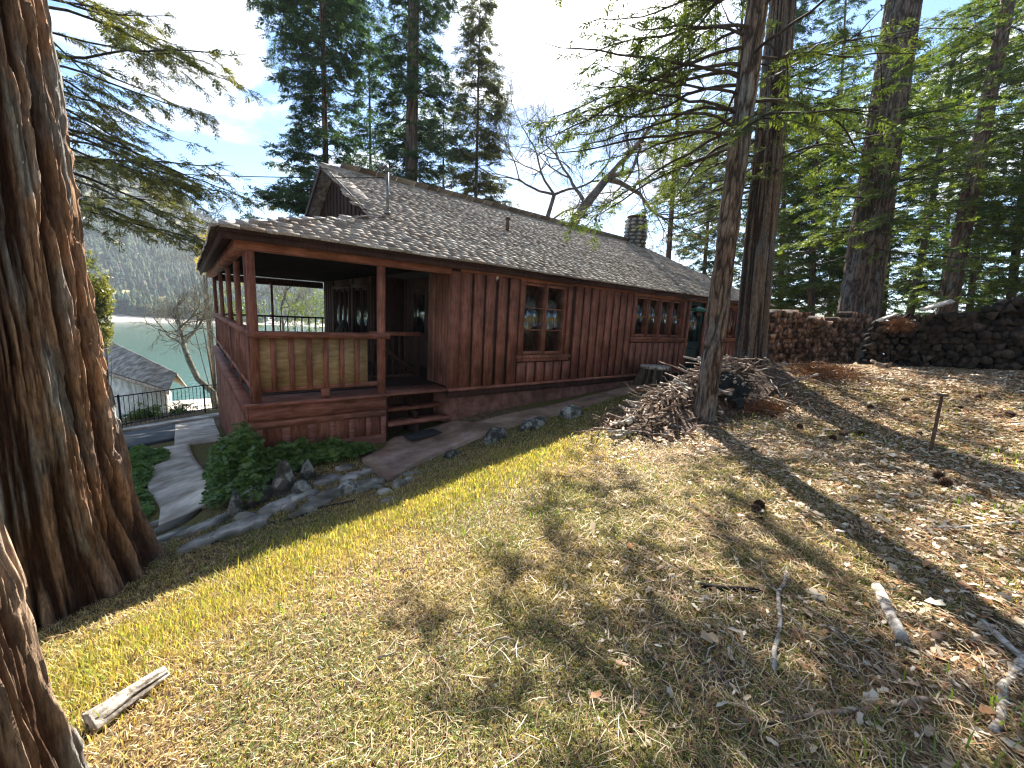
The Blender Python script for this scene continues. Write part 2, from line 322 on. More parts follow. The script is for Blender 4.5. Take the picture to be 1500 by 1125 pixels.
hsv = N(nt, 'ShaderNodeHueSaturation', Saturation=1.25, Value=.72); nt.links.new(sky.outputs[0], hsv.inputs['Color'])
nt.links.new(mixc(nt, hsv.outputs[0], cbr, cfac.outputs[0]), bg.inputs[0]); nt.links.new(bg.outputs[0], wo.inputs[0])
sl = bpy.data.lights.new('sun', 'SUN'); sl.energy = 5.; sl.angle = math.radians(.5); sl.color = (1., .94, .84)
so = bpy.data.objects.new('sun', sl); COL.objects.link(so); so.rotation_euler = Vector(SD).to_track_quat('Z', 'Y').to_euler()
vs = scene.view_settings; vs.view_transform = 'Standard'; vs.look = 'None'; vs.exposure = 2.08; vs.gamma = 1
scene.cycles.max_bounces = 7; scene.cycles.transparent_max_bounces = 16; scene.cycles.use_denoising = True; scene.cycles.denoising_prefilter = 'ACCURATE'; scene.cycles.denoising_input_passes = 'RGB_ALBEDO_NORMAL'; scene.cycles.use_adaptive_sampling = False; scene.cycles.pixel_filter_type = 'BLACKMAN_HARRIS'; scene.cycles.filter_width = 1.25
scene.cycles.volume_bounces = 0; scene.cycles.volume_max_steps = 32
# ------------------------------------------------------------------ SETTING
def axis(lo, a, b, hi, d, k=1.12):
    v = list(np.arange(a, b, d)); s = d; x = b
    while x < hi: v.append(x); s *= k; x += s
    v.append(hi); s = d; x = a-d; l = []
    while x > lo: l.append(x); s *= k; x -= s
    l.append(lo); return np.array(l[::-1]+v)
xs = axis(-500, -3.5, 16, 700, .09); ys = axis(-300, -8, 3, 330, .09)
GX, GY = np.meshgrid(xs, ys)
def micro(x, y):
    return .035*(fbm(x*1.6, y*1.6, 0, 3)-.5)+.022*(fbm(x*7, y*7, 5, 3)-.5)
Z = gz(GX, GY)+micro(GX, GY)
nx, ny = len(xs), len(ys); idx = np.arange(nx*ny).reshape(ny, nx)
Fq = np.stack([idx[:-1, :-1], idx[:-1, 1:], idx[1:, 1:], idx[1:, :-1]], -1).reshape(-1, 4)
o = mk('ground', np.stack([GX, GY, Z], -1).reshape(-1, 3), Fq, M_ground, smooth=True); o['kind'] = 'structure'
m = MB(); m.add([(-900, 25, -12), (900, 25, -12), (900, 1200, -12), (-900, 1200, -12)], [(0, 1, 2, 3)])
LAKE_Z = -12.
o = m.build('lake_water', M_water); o['kind'] = 'structure'
# far hillside in polar form round the yard
az = np.radians(np.linspace(150, 10, 160)); rr = np.concatenate([np.linspace(255, 420, 34), np.linspace(430, 1150, 60)])
AZ, RR = np.meshgrid(az, rr)
def hillz(a, r):
    deg = np.degrees(a); x = r*np.cos(a); y = r*np.sin(a)
    hm = 50+160*sstep(72, 100, deg)*(1-.3*sstep(112, 140, deg))
    shore = 285+26*(fbm(deg*.11, 3.3)-.5)
    t = np.clip((r-shore)/620., -.2, 1)
    z = LAKE_Z+np.where(t < 0, t*60, hm*(.25*t**.8+.75*sstep(.12, 1., t)))
    return z+(fbm(x*.012, y*.012, 2, 5)-.5)*46*sstep(0, .3, t)+(fbm(x*.05, y*.05, 2, 3)-.5)*5*sstep(0, .05, t)
HZ = hillz(AZ, RR); idx = np.arange(HZ.size).reshape(HZ.shape)
Fq = np.stack([idx[:-1, :-1], idx[:-1, 1:], idx[1:, 1:], idx[1:, :-1]], -1).reshape(-1, 4)
o = mk('hills', np.stack([RR*np.cos(AZ), RR*np.sin(AZ), HZ], -1).reshape(-1, 3), Fq, M_hill, smooth=True); o['kind'] = 'structure'
# wooded far shore
nt_ = 20000
a = np.radians(rng.uniform(70, 122, nt_)); r = 298+560*rng.random(nt_)**1.35
dens = fbm(r*np.cos(a)*.013, r*np.sin(a)*.013, 9, 4)+.25*sstep(330, 520, r)
keep = rng.random(nt_) < sstep(.42, .62, dens)*.95+.05
a, r = a[keep], r[keep]; n = len(a); bx, by, bz = r*np.cos(a), r*np.sin(a), hillz(a, r)
V = []; F = []; Cc = []; off = 0
hh = rng.uniform(4, 12, n); rad = hh*rng.uniform(.16, .3, n); k = 6
basec = np.array([(.022, .045, .028), (.035, .06, .032), (.06, .075, .035), (.09, .085, .06)])[rng.choice(4, n, p=[.4, .3, .2, .1])]*rng.uniform(.7, 1.3, (n, 1))
for tier, (z0, z1, s) in enumerate([(.05, .55, 1.), (.35, .8, .72), (.62, 1., .42)]):
    th = rng.uniform(0, 2*PI, n)[:, None]+np.arange(k)[None]*2*PI/k
    rj = (rad*s)[:, None]*rng.uniform(.6, 1.25, (n, k)); zj = (bz+hh*z0)[:, None]+hh[:, None]*rng.uniform(-.06, .06, (n, k))
    ring = np.stack([bx[:, None]+rj*np.cos(th), by[:, None]+rj*np.sin(th), zj], -1)
    top = np.stack([bx+rng.normal(0, .2, n), by, bz+hh*z1], -1)[:, None]
    V.append(np.concatenate([ring, top], 1).reshape(-1, 3)); b = off+np.arange(n)[:, None]*(k+1)
    F.append(np.stack([b+np.arange(k)[None], b+(np.arange(k)[None]+1) % k, np.broadcast_to(b+k, (n, k))], -1).reshape(-1, 3)); off += n*(k+1)
    Cc.append(np.repeat(basec, k+1, 0))
o = mk('far_forest', np.concatenate(V), np.concatenate(F), M_wood_far, col=np.concatenate(Cc)); tag(o, 'hazy conifer wood covering the hillside across the lake', 'forest', kind='stuff')
# paths
def slab(name, poly, mat, up, thick=.16, kind='structure', n_edge=0):
    m = MB(); m.prism(poly, lambda x, y: g1(x, y)-thick, lambda x, y: g1(x, y)+up); o = m.build(name, mat); o['kind'] = kind; return o
def strip(name, Lp, Rp, mat, up, thick=.15, n=10):
    """band between two polylines following the terrain"""
    L_ = np.array(Lp, float); R_ = np.array(Rp, float)
    def rs(P):
        d = np.concatenate([[0], np.cumsum(np.linalg.norm(np.diff(P, axis=0), axis=1))]); t = np.linspace(0, d[-1], 40)
        return np.stack([np.interp(t, d, P[:, 0]), np.interp(t, d, P[:, 1])], -1)
    A, B = rs(L_), rs(R_); G = A[:, None]+(B-A)[:, None]*np.linspace(0, 1, n)[None, :, None]
    Zt = gz(G[..., 0], G[..., 1])+up; nn = 40
    top = np.concatenate([G, Zt[..., None]], -1).reshape(-1, 3); bot = top-np.array([0, 0, thick+up])
    idx = np.arange(nn*n).reshape(nn, n); F = [tuple(f) for f in np.stack([idx[:-1, :-1], idx[:-1, 1:], idx[1:, 1:], idx[1:, :-1]], -1).reshape(-1, 4)]
    o_ = nn*n
    for i in range(nn-1): F += [(idx[i, 0], idx[i+1, 0], o_+idx[i+1, 0], o_+idx[i, 0]), (idx[i+1, -1], idx[i, -1], o_+idx[i, -1], o_+idx[i+1, -1])]
    for j in range(n-1): F += [(idx[0, j+1], idx[0, j], o_+idx[0, j], o_+idx[0, j+1]), (idx[-1, j], idx[-1, j+1], o_+idx[-1, j+1], o_+idx[-1, j])]
    o = mk(name, np.concatenate([top, bot]), F, mat); o['kind'] = 'structure'; return o
strip('garden_path', [(1.28,-.62),(1.75,-.3),(1.95,.05),(3.1,.05),(3.3,-.42),(4,-.5),(5,-.55),(6.4,-.45),(8,-.35),(10.8,-.12)],
      [(1.30,-1.55),(1.5,-1.5),(1.62,-1.3),(2.2,-1.12),(3,-.98),(4,-1.05),(5,-1.1),(6.4,-.92),(8,-.8),(10.8,-.7)], M_redc, .055, .14)
for y0_, y1_ in ((-.35, .62), (.64, 2.15), (2.17, 3.7), (3.72, 5.18)):
    fa = lambda y: float(np.interp(y, [-.35, .6, 2.2, 3.6, 5.2], [-.95, -.98, -1.22, -1.3, -1.35])); fb = lambda y: float(np.interp(y, [-.35, .6, 2.2, 3.6, 5.2], [-.38, -.36, -.5, -.62, -.7])); yy = np.linspace(y0_, y1_, 5)
    strip('walkway', [(fa(v), v) for v in yy], [(fb(v), v) for v in yy], M_conc, .05)
strip('driveway', [(-6.5,4.),(-3.2,5.3),(-1.6,5.9),(-.95,6.2)], [(-6.5,7.8),(-3.8,8.3),(-2.2,8.9),(-1.05,9.6)], M_asph, .04)
strip('driveway_apron', [(-.95,5.2),(-.4,5.2),(-.08,5.2)], [(-1.05,9.6),(-.5,9.9),(-.08,10.2)], M_conc, .045)
strip('kerb', [(-6.5,7.85),(-3.8,8.35),(-2.2,8.95),(-1.05,9.65),(-.08,10.25),(1.,10.9)], [(-6.5,8.3),(-3.9,8.8),(-2.4,9.4),(-1.2,10.1),(-.2,10.7),(.9,11.3)], M_conc, .1)
#@@HOUSE
H = thing('cabin', 'long red board and batten cabin with a shingled roof and corner porch', 'cabin', (0, 0, 0))
def hbox(name, *b, mat=None, parent=None): return boxo(name, b, mat or M_red, parent or H)
# --- porch deck and skirts
m = MB(); m.box(-.02, 3.05, .02, .60, -.045, -.012); m.box(-.02, 1.92, -.03, .02, -.05, 0.); m.box(-.05, .10, .02, 8.9, -.046, -.004)
m.build('deck_ledge', M_redh, H)
m = MB()
for i in range(62):
    y = .6+i*.138
    if y > 8.85: break
    m.box(.10, 4.0 if (1.05 < y < 4) else 3.06, y, y+.13, -.04, -.006+rng.uniform(-.002, .002))
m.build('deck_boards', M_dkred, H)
def skirt():
    f = MB(); f.box(0.02, 1.88, .008, .0335, -.25, -.052)
    f.build('fascia_board', M_redh, H)
    g = MB(); zt = -.262; g.box(.02, 1.88, .015, .0455, -.36, zt)
    xsn = [.02, .17, .455, .56, .80, .90, 1.1, 1.19, 1.37, 1.46, 1.62, 1.70, 1.82, 1.88]
    gap = [(.17, .40), (.50, .72), (.82, 1.02), (1.10, 1.30), (1.38, 1.56), (1.64, 1.80)]
    x = .02
    for a_, b_ in gap: g.box(x, a_, .018, .0455, -1.0, -.3601); x = b_
    g.box(x, 1.88, .018, .0455, -1.0, -.3601)
    g.box(.02, 1.88, .012, .0455, -1.25, -.66)
    g.build('skirt_frame', M_redh, H)
    h = MB(); h.box(.05, 1.86, .046, .07, -.9, -.06); h.build('skirt_panel', M_red, H)
    b = MB()
    for i in range(47):
        y = .06+i*.19
        if y > 8.8: break
        z = g1(-.05, y)-.15; b.box(.03, .052, y, y+.078, z, -.262)
    b.build('side_skirt', M_red, H); b = MB(); b.box(.075, .09, .08, 8.85, -2.8, -.06); b.build('slat_gap_shade', M_dark, H); s = MB(); s.box(.0, .03, .05, 8.85, -.26, -.052); s.build('side_fascia', M_redy, H)  # dark sheet behind the slats stands in for shade in the gaps
skirt()
# --- posts
def post(x, y, s=.1, z1=1.97, z0=0., mt=None): return hbox('porch_post', x, x+s, y, y+s, z0, z1, mat=mt or M_red)
post(.085, .03, .09); post(.09, .40, .08)
for y in (1.85, 3.6, 5.9): post(.09, y, .08)
post(.09, 8.72, .09); post(1.775, .035, .10)
post(1.55, 8.72, .06)
# --- rails
fr = MB(); fr.box(.05, 1.93, -.01, .145, .875, .96); front = fr.build('porch_railing', M_redh, H)
m = MB(); m.box(.16, 1.755, .05, .10, .135, .20); m.box(.93, 1.04, .045, .105, 0., .1345); m.build('bottom_rail', M_redh, front)
for x in (.30, .52, .745, .965, 1.185, 1.41): boxo('baluster', (x, x+.068, .028, .049, .15, .874), M_red, front)
m = MB(); m.box(.145, 1.60, .055, .062, .17, .87)
pn = m.build('tan_screen_panel', M_panel, H); pn['label'] = 'tan sheet fixed behind the front balusters'
sr = MB(); sr.box(.05, .20, .146, 8.85, .885, .955); side = sr.build('porch_railing', M_redy, H)
boxo('bottom_rail', (.10, .15, .15, 8.75, .10, .16), M_redy, side)
y = .56
while y < 8.7:
    boxo('baluster', (.11, .14, y, y+.04, .161, .884), M_red, side); y += .19
bk = MB(); bk.box(.15, 3.1, 8.72, 8.80, .90, .955); back = bk.build('porch_railing', M_dkred, H); boxo('bottom_rail', (.15, 3.1, 8.74, 8.78, .1, .15), M_dkred, back)
x = .30
while x < 3.05:
    boxo('baluster', (x, x+.032, 8.745, 8.775, .151, .899), M_dkred, back); x += .21
# gate at the stair head
gt = MB(); gt.box(1.95, 2.90, .92, .99, .86, .935); gate = gt.build('porch_gate', M_redh, H)
gm = MB(); gm.box(1.95, 2.90, .935, .975, .08, .15); gm.box(2.84, 2.90, .93, .985, .151, .859)
for x in np.arange(1.98, 2.8, .125): gm.box(x, x+.035, .94, .97, .151, .859)
gm.beam((1.97, .925, .80), (2.85, .925, .15), .02, .07); gm.build('gate_slats', M_dkred, gate)
# --- steps
st = thing_steps = MB(); 
for k_, (yf, z) in enumerate([(.66, -.17), (.33, -.34), (.02, -.51)]): st.box(1.92, 3.06, yf-.02, yf+.30, z-.045, z)
steps = st.build('porch_steps', M_redh, H)
m = MB(); m.box(1.89, 1.92, .05, .62, -1.0, -.05); m.box(2.42, 2.50, .10, .60, -.9, -.60); m.box(2.44, 2.49, .36, .62, -.34, -.22); m.box(2.44, 2.49, .12, .42, -.51, -.39)
m.box(1.95, 3.02, .60, .62, -.95, -.06); m.build('stair_carriage', M_dkred, steps)
# --- front wall with openings, board and batten
WZ0, WZ1 = 0.0, 2.13
opens = [(4.66, 5.88, .56, 2.00), (8.34, 10.62, .96, 1.99), (10.98, 11.86, -.08, 2.02), (12.28, 14.1, .98, 1.96)]
m = MB(); x = 3.10
for a_, b_, z0, z1 in opens:
    m.box(x, a_, .0401, .12, WZ0, WZ1); m.box(a_, b_, .04, .12, z1, WZ1)
    if z0 > 0: m.box(a_, b_, .04, .12, WZ0, z0)
    x = b_
m.box(x, 16.1, .0401, .12, WZ0, WZ1); m.build('front_wall', M_dkred, H)
bt = MB(); x = 3.22
while x < 16.0:
    w_ = .205+rng.uniform(-.012, .012); zs = [(WZ0+.004, WZ1-.10)]
    for a_, b_, z0, z1 in opens:
        if x+w_ > a_-.13 and x < b_+.13: zs = [(WZ0+.004, z0-.15)] if z0 > .3 else []
    for z0, z1 in zs: bt.box(x, x+w_, .010+rng.uniform(0, .005), .0399, z0, z1)
    x += .265+rng.uniform(-.012, .012)
bt.build('battens', M_red, H)
hbox('corner_board', 3.03, 3.205, .0, .039, -.02, 2.03)
hbox('corner_board', 3.03, 3.099, .0391, .15, -.02, 2.03)
hbox('frieze_board', 3.206, 16.15, .008, .0395, 2.035, 2.13, mat=M_redh)
hbox('water_table', 3.0, 10.9, -.035, .06, -.045, .0, mat=M_redh)
hbox('water_table', 11.95, 16.1, -.035, .06, -.045, .0, mat=M_redh)
hbox('sill_beam', 3.02, 16.1, .0, .09, -.17, -.047, mat=M_dkred)
hbox('foundation', 3.05, 16.05, .03, 8.9, -1.2, -.171, mat=M_found)
hbox('beam', -.02, 3.02, .02, .16, 1.975, 2.125, mat=M_redh)
hbox('beam', -.02, .12, .161, 8.9, 1.975, 2.125, mat=M_redy)
hbox('beam', .121, 3.1, 8.75, 8.88, 1.9, 2.1, mat=M_dkred)
# --- porch inner walls
def ywall(x, y0, y1, ops, mat, name):
    m = MB(); y = y0
    for a_, b_, z0, z1 in ops:
        m.box(x, x+.08, y, a_, 0, 2.12); m.box(x, x+.08, a_, b_, z1, 2.12)
        if z0 > .01: m.box(x, x+.08, a_, b_, 0, z0)
        y = b_
    m.box(x, x+.08, y, y1, 0, 2.12)
    y = y0+.06
    while y < y1-.1:
        if not any(a_-.16 < y < b_+.05 for a_, b_, _, _ in ops): m.box(x-.022, x-.0001, y, y+.12, .01, 2.1)
        y += .25
    return m.build(name, mat, H)
ywall(3.10, .151, 1.02, [], M_red, 'porch_wall')
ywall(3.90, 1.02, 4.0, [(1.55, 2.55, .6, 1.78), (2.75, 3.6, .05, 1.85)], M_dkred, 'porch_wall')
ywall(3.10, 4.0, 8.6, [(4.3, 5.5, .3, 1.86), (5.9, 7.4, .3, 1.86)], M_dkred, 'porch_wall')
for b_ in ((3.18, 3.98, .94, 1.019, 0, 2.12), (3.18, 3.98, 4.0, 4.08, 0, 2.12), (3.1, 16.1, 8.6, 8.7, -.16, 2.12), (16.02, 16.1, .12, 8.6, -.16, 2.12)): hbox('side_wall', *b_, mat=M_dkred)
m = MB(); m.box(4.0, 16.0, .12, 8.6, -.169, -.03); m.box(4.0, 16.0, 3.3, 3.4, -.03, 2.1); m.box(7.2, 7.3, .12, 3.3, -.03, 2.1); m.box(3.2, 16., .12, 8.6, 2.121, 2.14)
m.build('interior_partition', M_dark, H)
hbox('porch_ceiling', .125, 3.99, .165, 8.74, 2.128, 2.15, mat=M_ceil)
def window(n, a_, b_, z0, z1, cols, rows, sill=True, plane='x', X=0., mt=None, csw=.11):
    """a casing with n sashes in an opening; plane x = front wall (y=0), plane y = wall at x=X"""
    mt = mt or M_red
    def bx(m, u0, u1, d0, d1, z0, z1):
        if plane == 'x': m.box(u0, u1, d0, d1, z0, z1)
        else: m.box(X+d0-.04, X+d1-.04, u0, u1, z0, z1)
    f = MB(); c = csw
    bx(f, a_-c, a_, .0, .055, z0, z1); bx(f, b_, b_+c, .0, .055, z0, z1); bx(f, a_-c, b_+c, -.003, .055, z1, z1+.09)
    bx(f, a_-c-.03, b_+c+.03, -.035, .055, z0-.06, z0); bx(f, a_-c, b_+c, -.001, .039, z0-.125, z0-.061)
    bx(f, a_, a_+.02, .056, .119, z0, z1); bx(f, b_-.02, b_, .056, .119, z0, z1)
    win = f.build('window', mt, H); sw = (b_-a_-.04)/n
    for i in range(n):
        u0 = a_+.02+i*sw; u1 = u0+sw; s = MB(); t = .045
        bx(s, u0+.004, u0+t, .062, .10, z0+.005, z1-.005); bx(s, u1-t, u1-.004, .062, .10, z0+.005, z1-.005)
        bx(s, u0+t, u1-t, .062, .10, z0+.005, z0+.075); bx(s, u0+t, u1-t, .062, .10, z1-.06, z1-.005)
        for r_ in range(1, rows): zc = z0+.075+(z1-z0-.135)*r_/rows; bx(s, u0+t, u1-t, .068, .094, zc-.011, zc+.011)
        for q in range(1, cols): uc = u0+t+(sw-2*t)*q/cols; bx(s, uc-.011, uc+.011, .067, .095, z0+.076, z1-.061)
        s.build('sash', mt, win); g = MB(); bx(g, u0+t-.003, u1-t+.003, .079, .083, z0+.07, z1-.055); g.build('pane', M_glass, win)
        if i: 
            p = MB(); bx(p, u0-.022, u0+.022, .03, .061, z0, z1); p.build('mullion', mt, win)
    return win
window(2, *opens[0], 1, 3); window(4, *opens[1], 1, 2); window(4, *opens[3], 1, 2)
window(2, 1.55, 2.55, .6, 1.78, 1, 2, plane='y', X=3.90, mt=M_dkred, csw=.08)
window(2, 4.3, 5.5, .3, 1.86, 1, 1, plane='y', X=3.10, mt=M_dkred, csw=.08)
window(3, 5.9, 7.4, .3, 1.86, 1, 1, plane='y', X=3.10, mt=M_dkred, csw=.08)
# door in the front wall
a_, b_, z0, z1 = opens[2]
m = MB(); m.box(a_-.09, a_, .0, .056, -.1, z1); m.box(b_, b_+.09, .0, .056, -.1, z1); m.box(a_-.09, b_+.09, -.003, .056, z1, z1+.085); df = m.build('door_frame', M_red, H)
m = MB(); m.box(a_, b_, .07, .11, -.08, .85); m.box(a_, a_+.12, .07, .11, .8501, z1); m.box(b_-.12, b_, .07, .11, .8501, z1); m.box(a_+.12, b_-.12, .07, .11, 1.9, z1)
m.box(a_+.1, b_-.1, .062, .0699, .12, .20); m.box(a_+.1, b_-.1, .062, .0699, .62, .70); m.box(a_+.1, a_+.17, .062, .0699, .2, .62); m.box(b_-.17, b_-.1, .062, .0699, .2, .62)
dr = m.build('front_door', M_teal, H); dr['label'] = 'dark teal door with a window in its upper half'
boxo('pane', (a_+.12, b_-.12, .088, .092, .85, 1.9), M_glass, dr)
m = MB(); m.tube([(a_+.06, .07, .78), (a_+.06, .02, .78)], .025, 8); m.build('handle', M_metal, dr)
# door in the recess
m = MB(); m.box(3.93, 3.96, 2.75, 3.6, .05, .8); m.box(3.93, 3.96, 2.75, 2.87, .8001, 1.85); m.box(3.93, 3.96, 3.48, 3.6, .8001, 1.85); m.box(3.93, 3.96, 2.87, 3.48, 1.72, 1.85); rd = m.build('porch_door', M_dkred, H)
boxo('pane', (3.943, 3.948, 2.87, 3.48, .8, 1.72), M_glass, rd)
# --- roof: planes, then individual shakes
EV, EZ, SL = -.17, 2.19, .503      # front eave y, height, slope
RY, RZ = 4.5, EZ+SL*(4.5-EV); BY = 9.17
HX0, HX1 = -.2, 16.45; GXW = 2.40; HSL = .30
def rf(x, y): return EZ+SL*(y-EV)
FC = (2.1, EV+(HSL*(2.1-HX0))/SL)   # where the hip meets the gablet
gz_h = EZ+HSL*(GXW-HX0); gy = EV+(gz_h-EZ)/SL; REX = 14.1
m = MB(); th = .05
def face(P): # a slab of roof deck
    P = np.array(P, float); Q = P-np.array([0, 0, th]); n_ = len(P)
    m.add(np.concatenate([P, Q]), [tuple(range(n_)), tuple(range(2*n_-1, n_-1, -1))]+[(i, n_+i, n_+(i+1) % n_, (i+1) % n_) for i in range(n_)])
yb = BY-(gy-EV)
face([(HX0, EV, EZ), (HX1, EV, EZ), (REX, RY, RZ), (GXW, RY, RZ), (GXW, gy, gz_h)])
face([(HX1, BY, EZ), (HX0, BY, EZ), (GXW, yb, gz_h), (GXW, RY, RZ), (REX, RY, RZ)])
face([(HX0, BY, EZ), (HX0, EV, EZ), (GXW, gy, gz_h), (GXW, yb, gz_h)])
face([(HX1, EV, EZ), (HX1, BY, EZ), (REX, RY, RZ)])
roof = m.build('roof', M_dkred, H)
def shakes(origin, ax, up, nrm, rows, inside, ex, wmean, extra=0):
    """rows of split shakes laid on a plane; ax along the eave, up along the slope"""
    V = []; F = []; C_ = []; n_ = 0
    for r_ in range(rows):
        s0 = r_*ex; u = -.4-rng.uniform(0, wmean)
        while u < 17.2:
            w_ = wmean*rng.uniform(.55, 1.4); c = u+w_/2
            if inside(c, s0+.03):
                j = (rng.uniform(-.022, .022)+.022*math.sin(c*1.9+r_*.8))*(.35 if r_ < 2 else 1); sag = .02*math.sin(c*.55+r_*.12); t0 = .012+rng.uniform(0, .012)
                b0 = s0+j; b1 = b0+rng.uniform(-.012, .012); top = s0+ex*1.9
                g_ = .004
                P = [(u+g_, b0, .002), (u+w_-g_, b1, .002), (u+w_-g_, top, .002), (u+g_, top, .002), (u+g_, b0, .014+t0), (u+w_-g_, b1, .014+t0+rng.uniform(-.005, .008)), (u+w_-g_, top, .012), (u+g_, top, .012)]
                for a1, s1, h1 in P: V.append(origin+ax*a1+up*s1+nrm*(h1+.008+sag*.5))
                F += [(n_, n_+1, n_+5, n_+4), (n_+4, n_+5, n_+6, n_+7), (n_+1, n_+2, n_+6, n_+5), (n_+3, n_, n_+4, n_+7)]
                n_ += 8; v = rng.uniform(.65, 1.25); tnt = rng.choice(3, p=[.6, .25, .15])
                C_ += [np.array([(.39, .335, .285), (.46, .415, .365), (.29, .23, .18)][tnt])*v]*8
            u += w_
    return mk('shakes', np.array(V), F, M_shing, roof, col=np.array(C_))
SLN = math.hypot(1, SL); upf = np.array([0, 1, SL])/SLN; nf = np.array([0, -SL, 1])/SLN
def inF(c, s):
    x = HX0+c; y = EV+s/SLN; lim = HX0+(y-EV)*SL/HSL
    left = lim if y < gy else GXW-.32
    return x > left-.05 and x < HX1-(HX1-REX)*(y-EV)/(RY-EV)+.05 and y < RY
shakes(np.array([HX0, EV-.06, EZ-.03]), np.array([1., 0, 0]), upf, nf, 46, inF, .115, .19)
HN = math.hypot(1, HSL); uph = np.array([1, 0, HSL])/HN; nh = np.array([-HSL, 0, 1])/HN
def inH(c, s):
    y = BY-c; x = HX0+s/HN; return x < GXW-.02 and EV+(x-HX0)*HSL/SL < y+.02 and y < BY-(x-HX0)*HSL/SL+.02
shakes(np.array([HX0-.05, BY, EZ-.02]), np.array([0, -1., 0]), uph, nh, 20, inH, .138, .24)
def inB(c, s):
    x = HX1-c; y = BY-s/SLN
    return x > GXW and x < HX1-(HX1-REX)*(BY-y)/(BY-RY) and y > RY
shakes(np.array([HX1, BY+.05, EZ-.03]), np.array([-1., 0, 0]), np.array([0, -1, SL])/SLN, np.array([0, SL, 1])/SLN, 19, inB, .276, .4)
# ridge caps
m = MB(); x = GXW-.30
while x < REX+.05:
    j = rng.uniform(0, .01)
    for s_ in (-1, 1): m.beam((x, RY+s_*.07, RZ+.035+j-.035), (x+.21, RY+s_*.07, RZ+.02+j-.035), .16, .018, up=(0, s_*SL, 1))
    x += .17
m.build('ridge_cap', M_shing2, roof)
# gablet overhang and wall
ov = .30
m = MB()
for s_ in (-1, 1):
    yb_ = RY+s_*(RY-gy); P = [(GXW-ov, RY, RZ), (GXW+.02, RY, RZ), (GXW+.02, yb_, gz_h), (GXW-ov, yb_+(-s_)*.0, gz_h)]
    m.add(np.concatenate([np.array(P)+(0, 0, .03), np.array(P)-(0, 0, .03)]), [(0, 1, 2, 3), (7, 6, 5, 4), (0, 4, 5, 1), (2, 6, 7, 3), (3, 7, 4, 0)] if s_ > 0 else [(3, 2, 1, 0), (4, 5, 6, 7), (1, 5, 4, 0), (3, 7, 6, 2), (0, 4, 7, 3)])
m.build('gable_overhang', M_shing2, roof)
m = MB()
for s_ in (-1, 1):
    yb_ = RY+s_*(RY-gy); m.beam((GXW-ov-.01, RY, RZ-.07), (GXW-ov-.01, yb_, gz_h-.05), .03, .15, up=(1, 0, 0)) if False else m.add([(GXW-ov-.03, RY, RZ+.035), (GXW-ov-.03, yb_, gz_h+.035), (GXW-ov-.03, yb_, gz_h-.10), (GXW-ov-.03, RY, RZ-.12), (GXW-ov, RY, RZ+.035), (GXW-ov, yb_, gz_h+.035), (GXW-ov, yb_, gz_h-.10), (GXW-ov, RY, RZ-.12)], [(0, 1, 2, 3), (7, 6, 5, 4), (0, 4, 5, 1), (1, 5, 6, 2), (2, 6, 7, 3)])
m.build('barge_board', M_dkred, roof)
m = MB(); m.add([(GXW+.01, gy, gz_h), (GXW+.01, RY, RZ-.02), (GXW+.01, yb, gz_h), (GXW+.06, gy, gz_h), (GXW+.06, RY, RZ-.02), (GXW+.06, yb, gz_h)], [(0, 1, 2), (5, 4, 3)])
y = gy+.35
while y < yb-.2:
    zt = gz_h+SL*(min(y-gy, yb-y)-.12); m.box(GXW-.012, GXW+.009, y, y+.10, gz_h-.02, max(zt, gz_h+.03)); y += .27
m.build('gable_wall', M_dkred, roof)
# eave fascia boards
hbox('fascia', HX0+.02, HX1-.02, EV+.02, EV+.05, EZ-.13, EZ-.052, mat=M_dkred)
hbox('fascia', HX0+.02, HX0+.05, EV+.051, BY-.02, EZ-.15, EZ-.052, mat=M_dkred)
m = MB(); m.box(HX0+.05, HX1-.05, EV+.051, .019, EZ-.075, EZ-.055); m.box(HX0+.051, -.021, .02, BY-.1, EZ-.075, EZ-.055); m.build('soffit', M_dkred, H)
# chimney with set stones
cx0, cy0, cr = 13.95, 4.35, .44
m = MB(); zt = 5.42
nth, nz = 22, 12; P = []; 
m.tube([(cx0, cy0, 3.6), (cx0, cy0, zt)], [cr*.93, cr*.93], 24); ch = m.build('chimney', M_mortar, roof)
m = MB()
for zi in range(12):
    z0 = 3.75+zi*.14; nst = 9+zi % 2
    for k_ in range(nst):
        a0 = (k_+.5*(zi % 2)+rng.uniform(-.12, .12))*2*PI/nst; wd = 2*PI/nst*.86
        n_ = 7; pts = []; hh_ = .062*rng.uniform(.85, 1.05)
        for q in range(n_):
            t_ = q*2*PI/n_+rng.uniform(-.2, .2); ta = a0+wd/2*math.cos(t_)*rng.uniform(.85, 1); tz = z0+.07+hh_*math.sin(t_)*rng.uniform(.85, 1.05); pts.append((ta, tz))
        ro = cr+rng.uniform(.0, .02)
        V = [(cx0+(cr*.9)*math.cos(t), cy0+(cr*.9)*math.sin(t), z) for t, z in pts]+[(cx0+ro*math.cos(a0+(t-a0)*.86), cy0+ro*math.sin(a0+(t-a0)*.86), z0+.07+(z-z0-.07)*.86) for t, z in pts]+[(cx0+(ro+.012)*math.cos(a0), cy0+(ro+.012)*math.sin(a0), z0+.07)]
        m.add(V, [(q, (q+1) % n_, n_+(q+1) % n_, n_+q) for q in range(n_)]+[(n_+q, n_+(q+1) % n_, 2*n_) for q in range(n_)])
m.build('chimney_stones', M_stone, ch, smooth=False)
m = MB(); m.tube([(cx0, cy0, zt), (cx0, cy0, zt+.10), (cx0, cy0, zt+.1), (cx0, cy0, zt+.13)], [.30, .30, .40, .36], 14); m.build('chimney_cap', M_rust, ch)
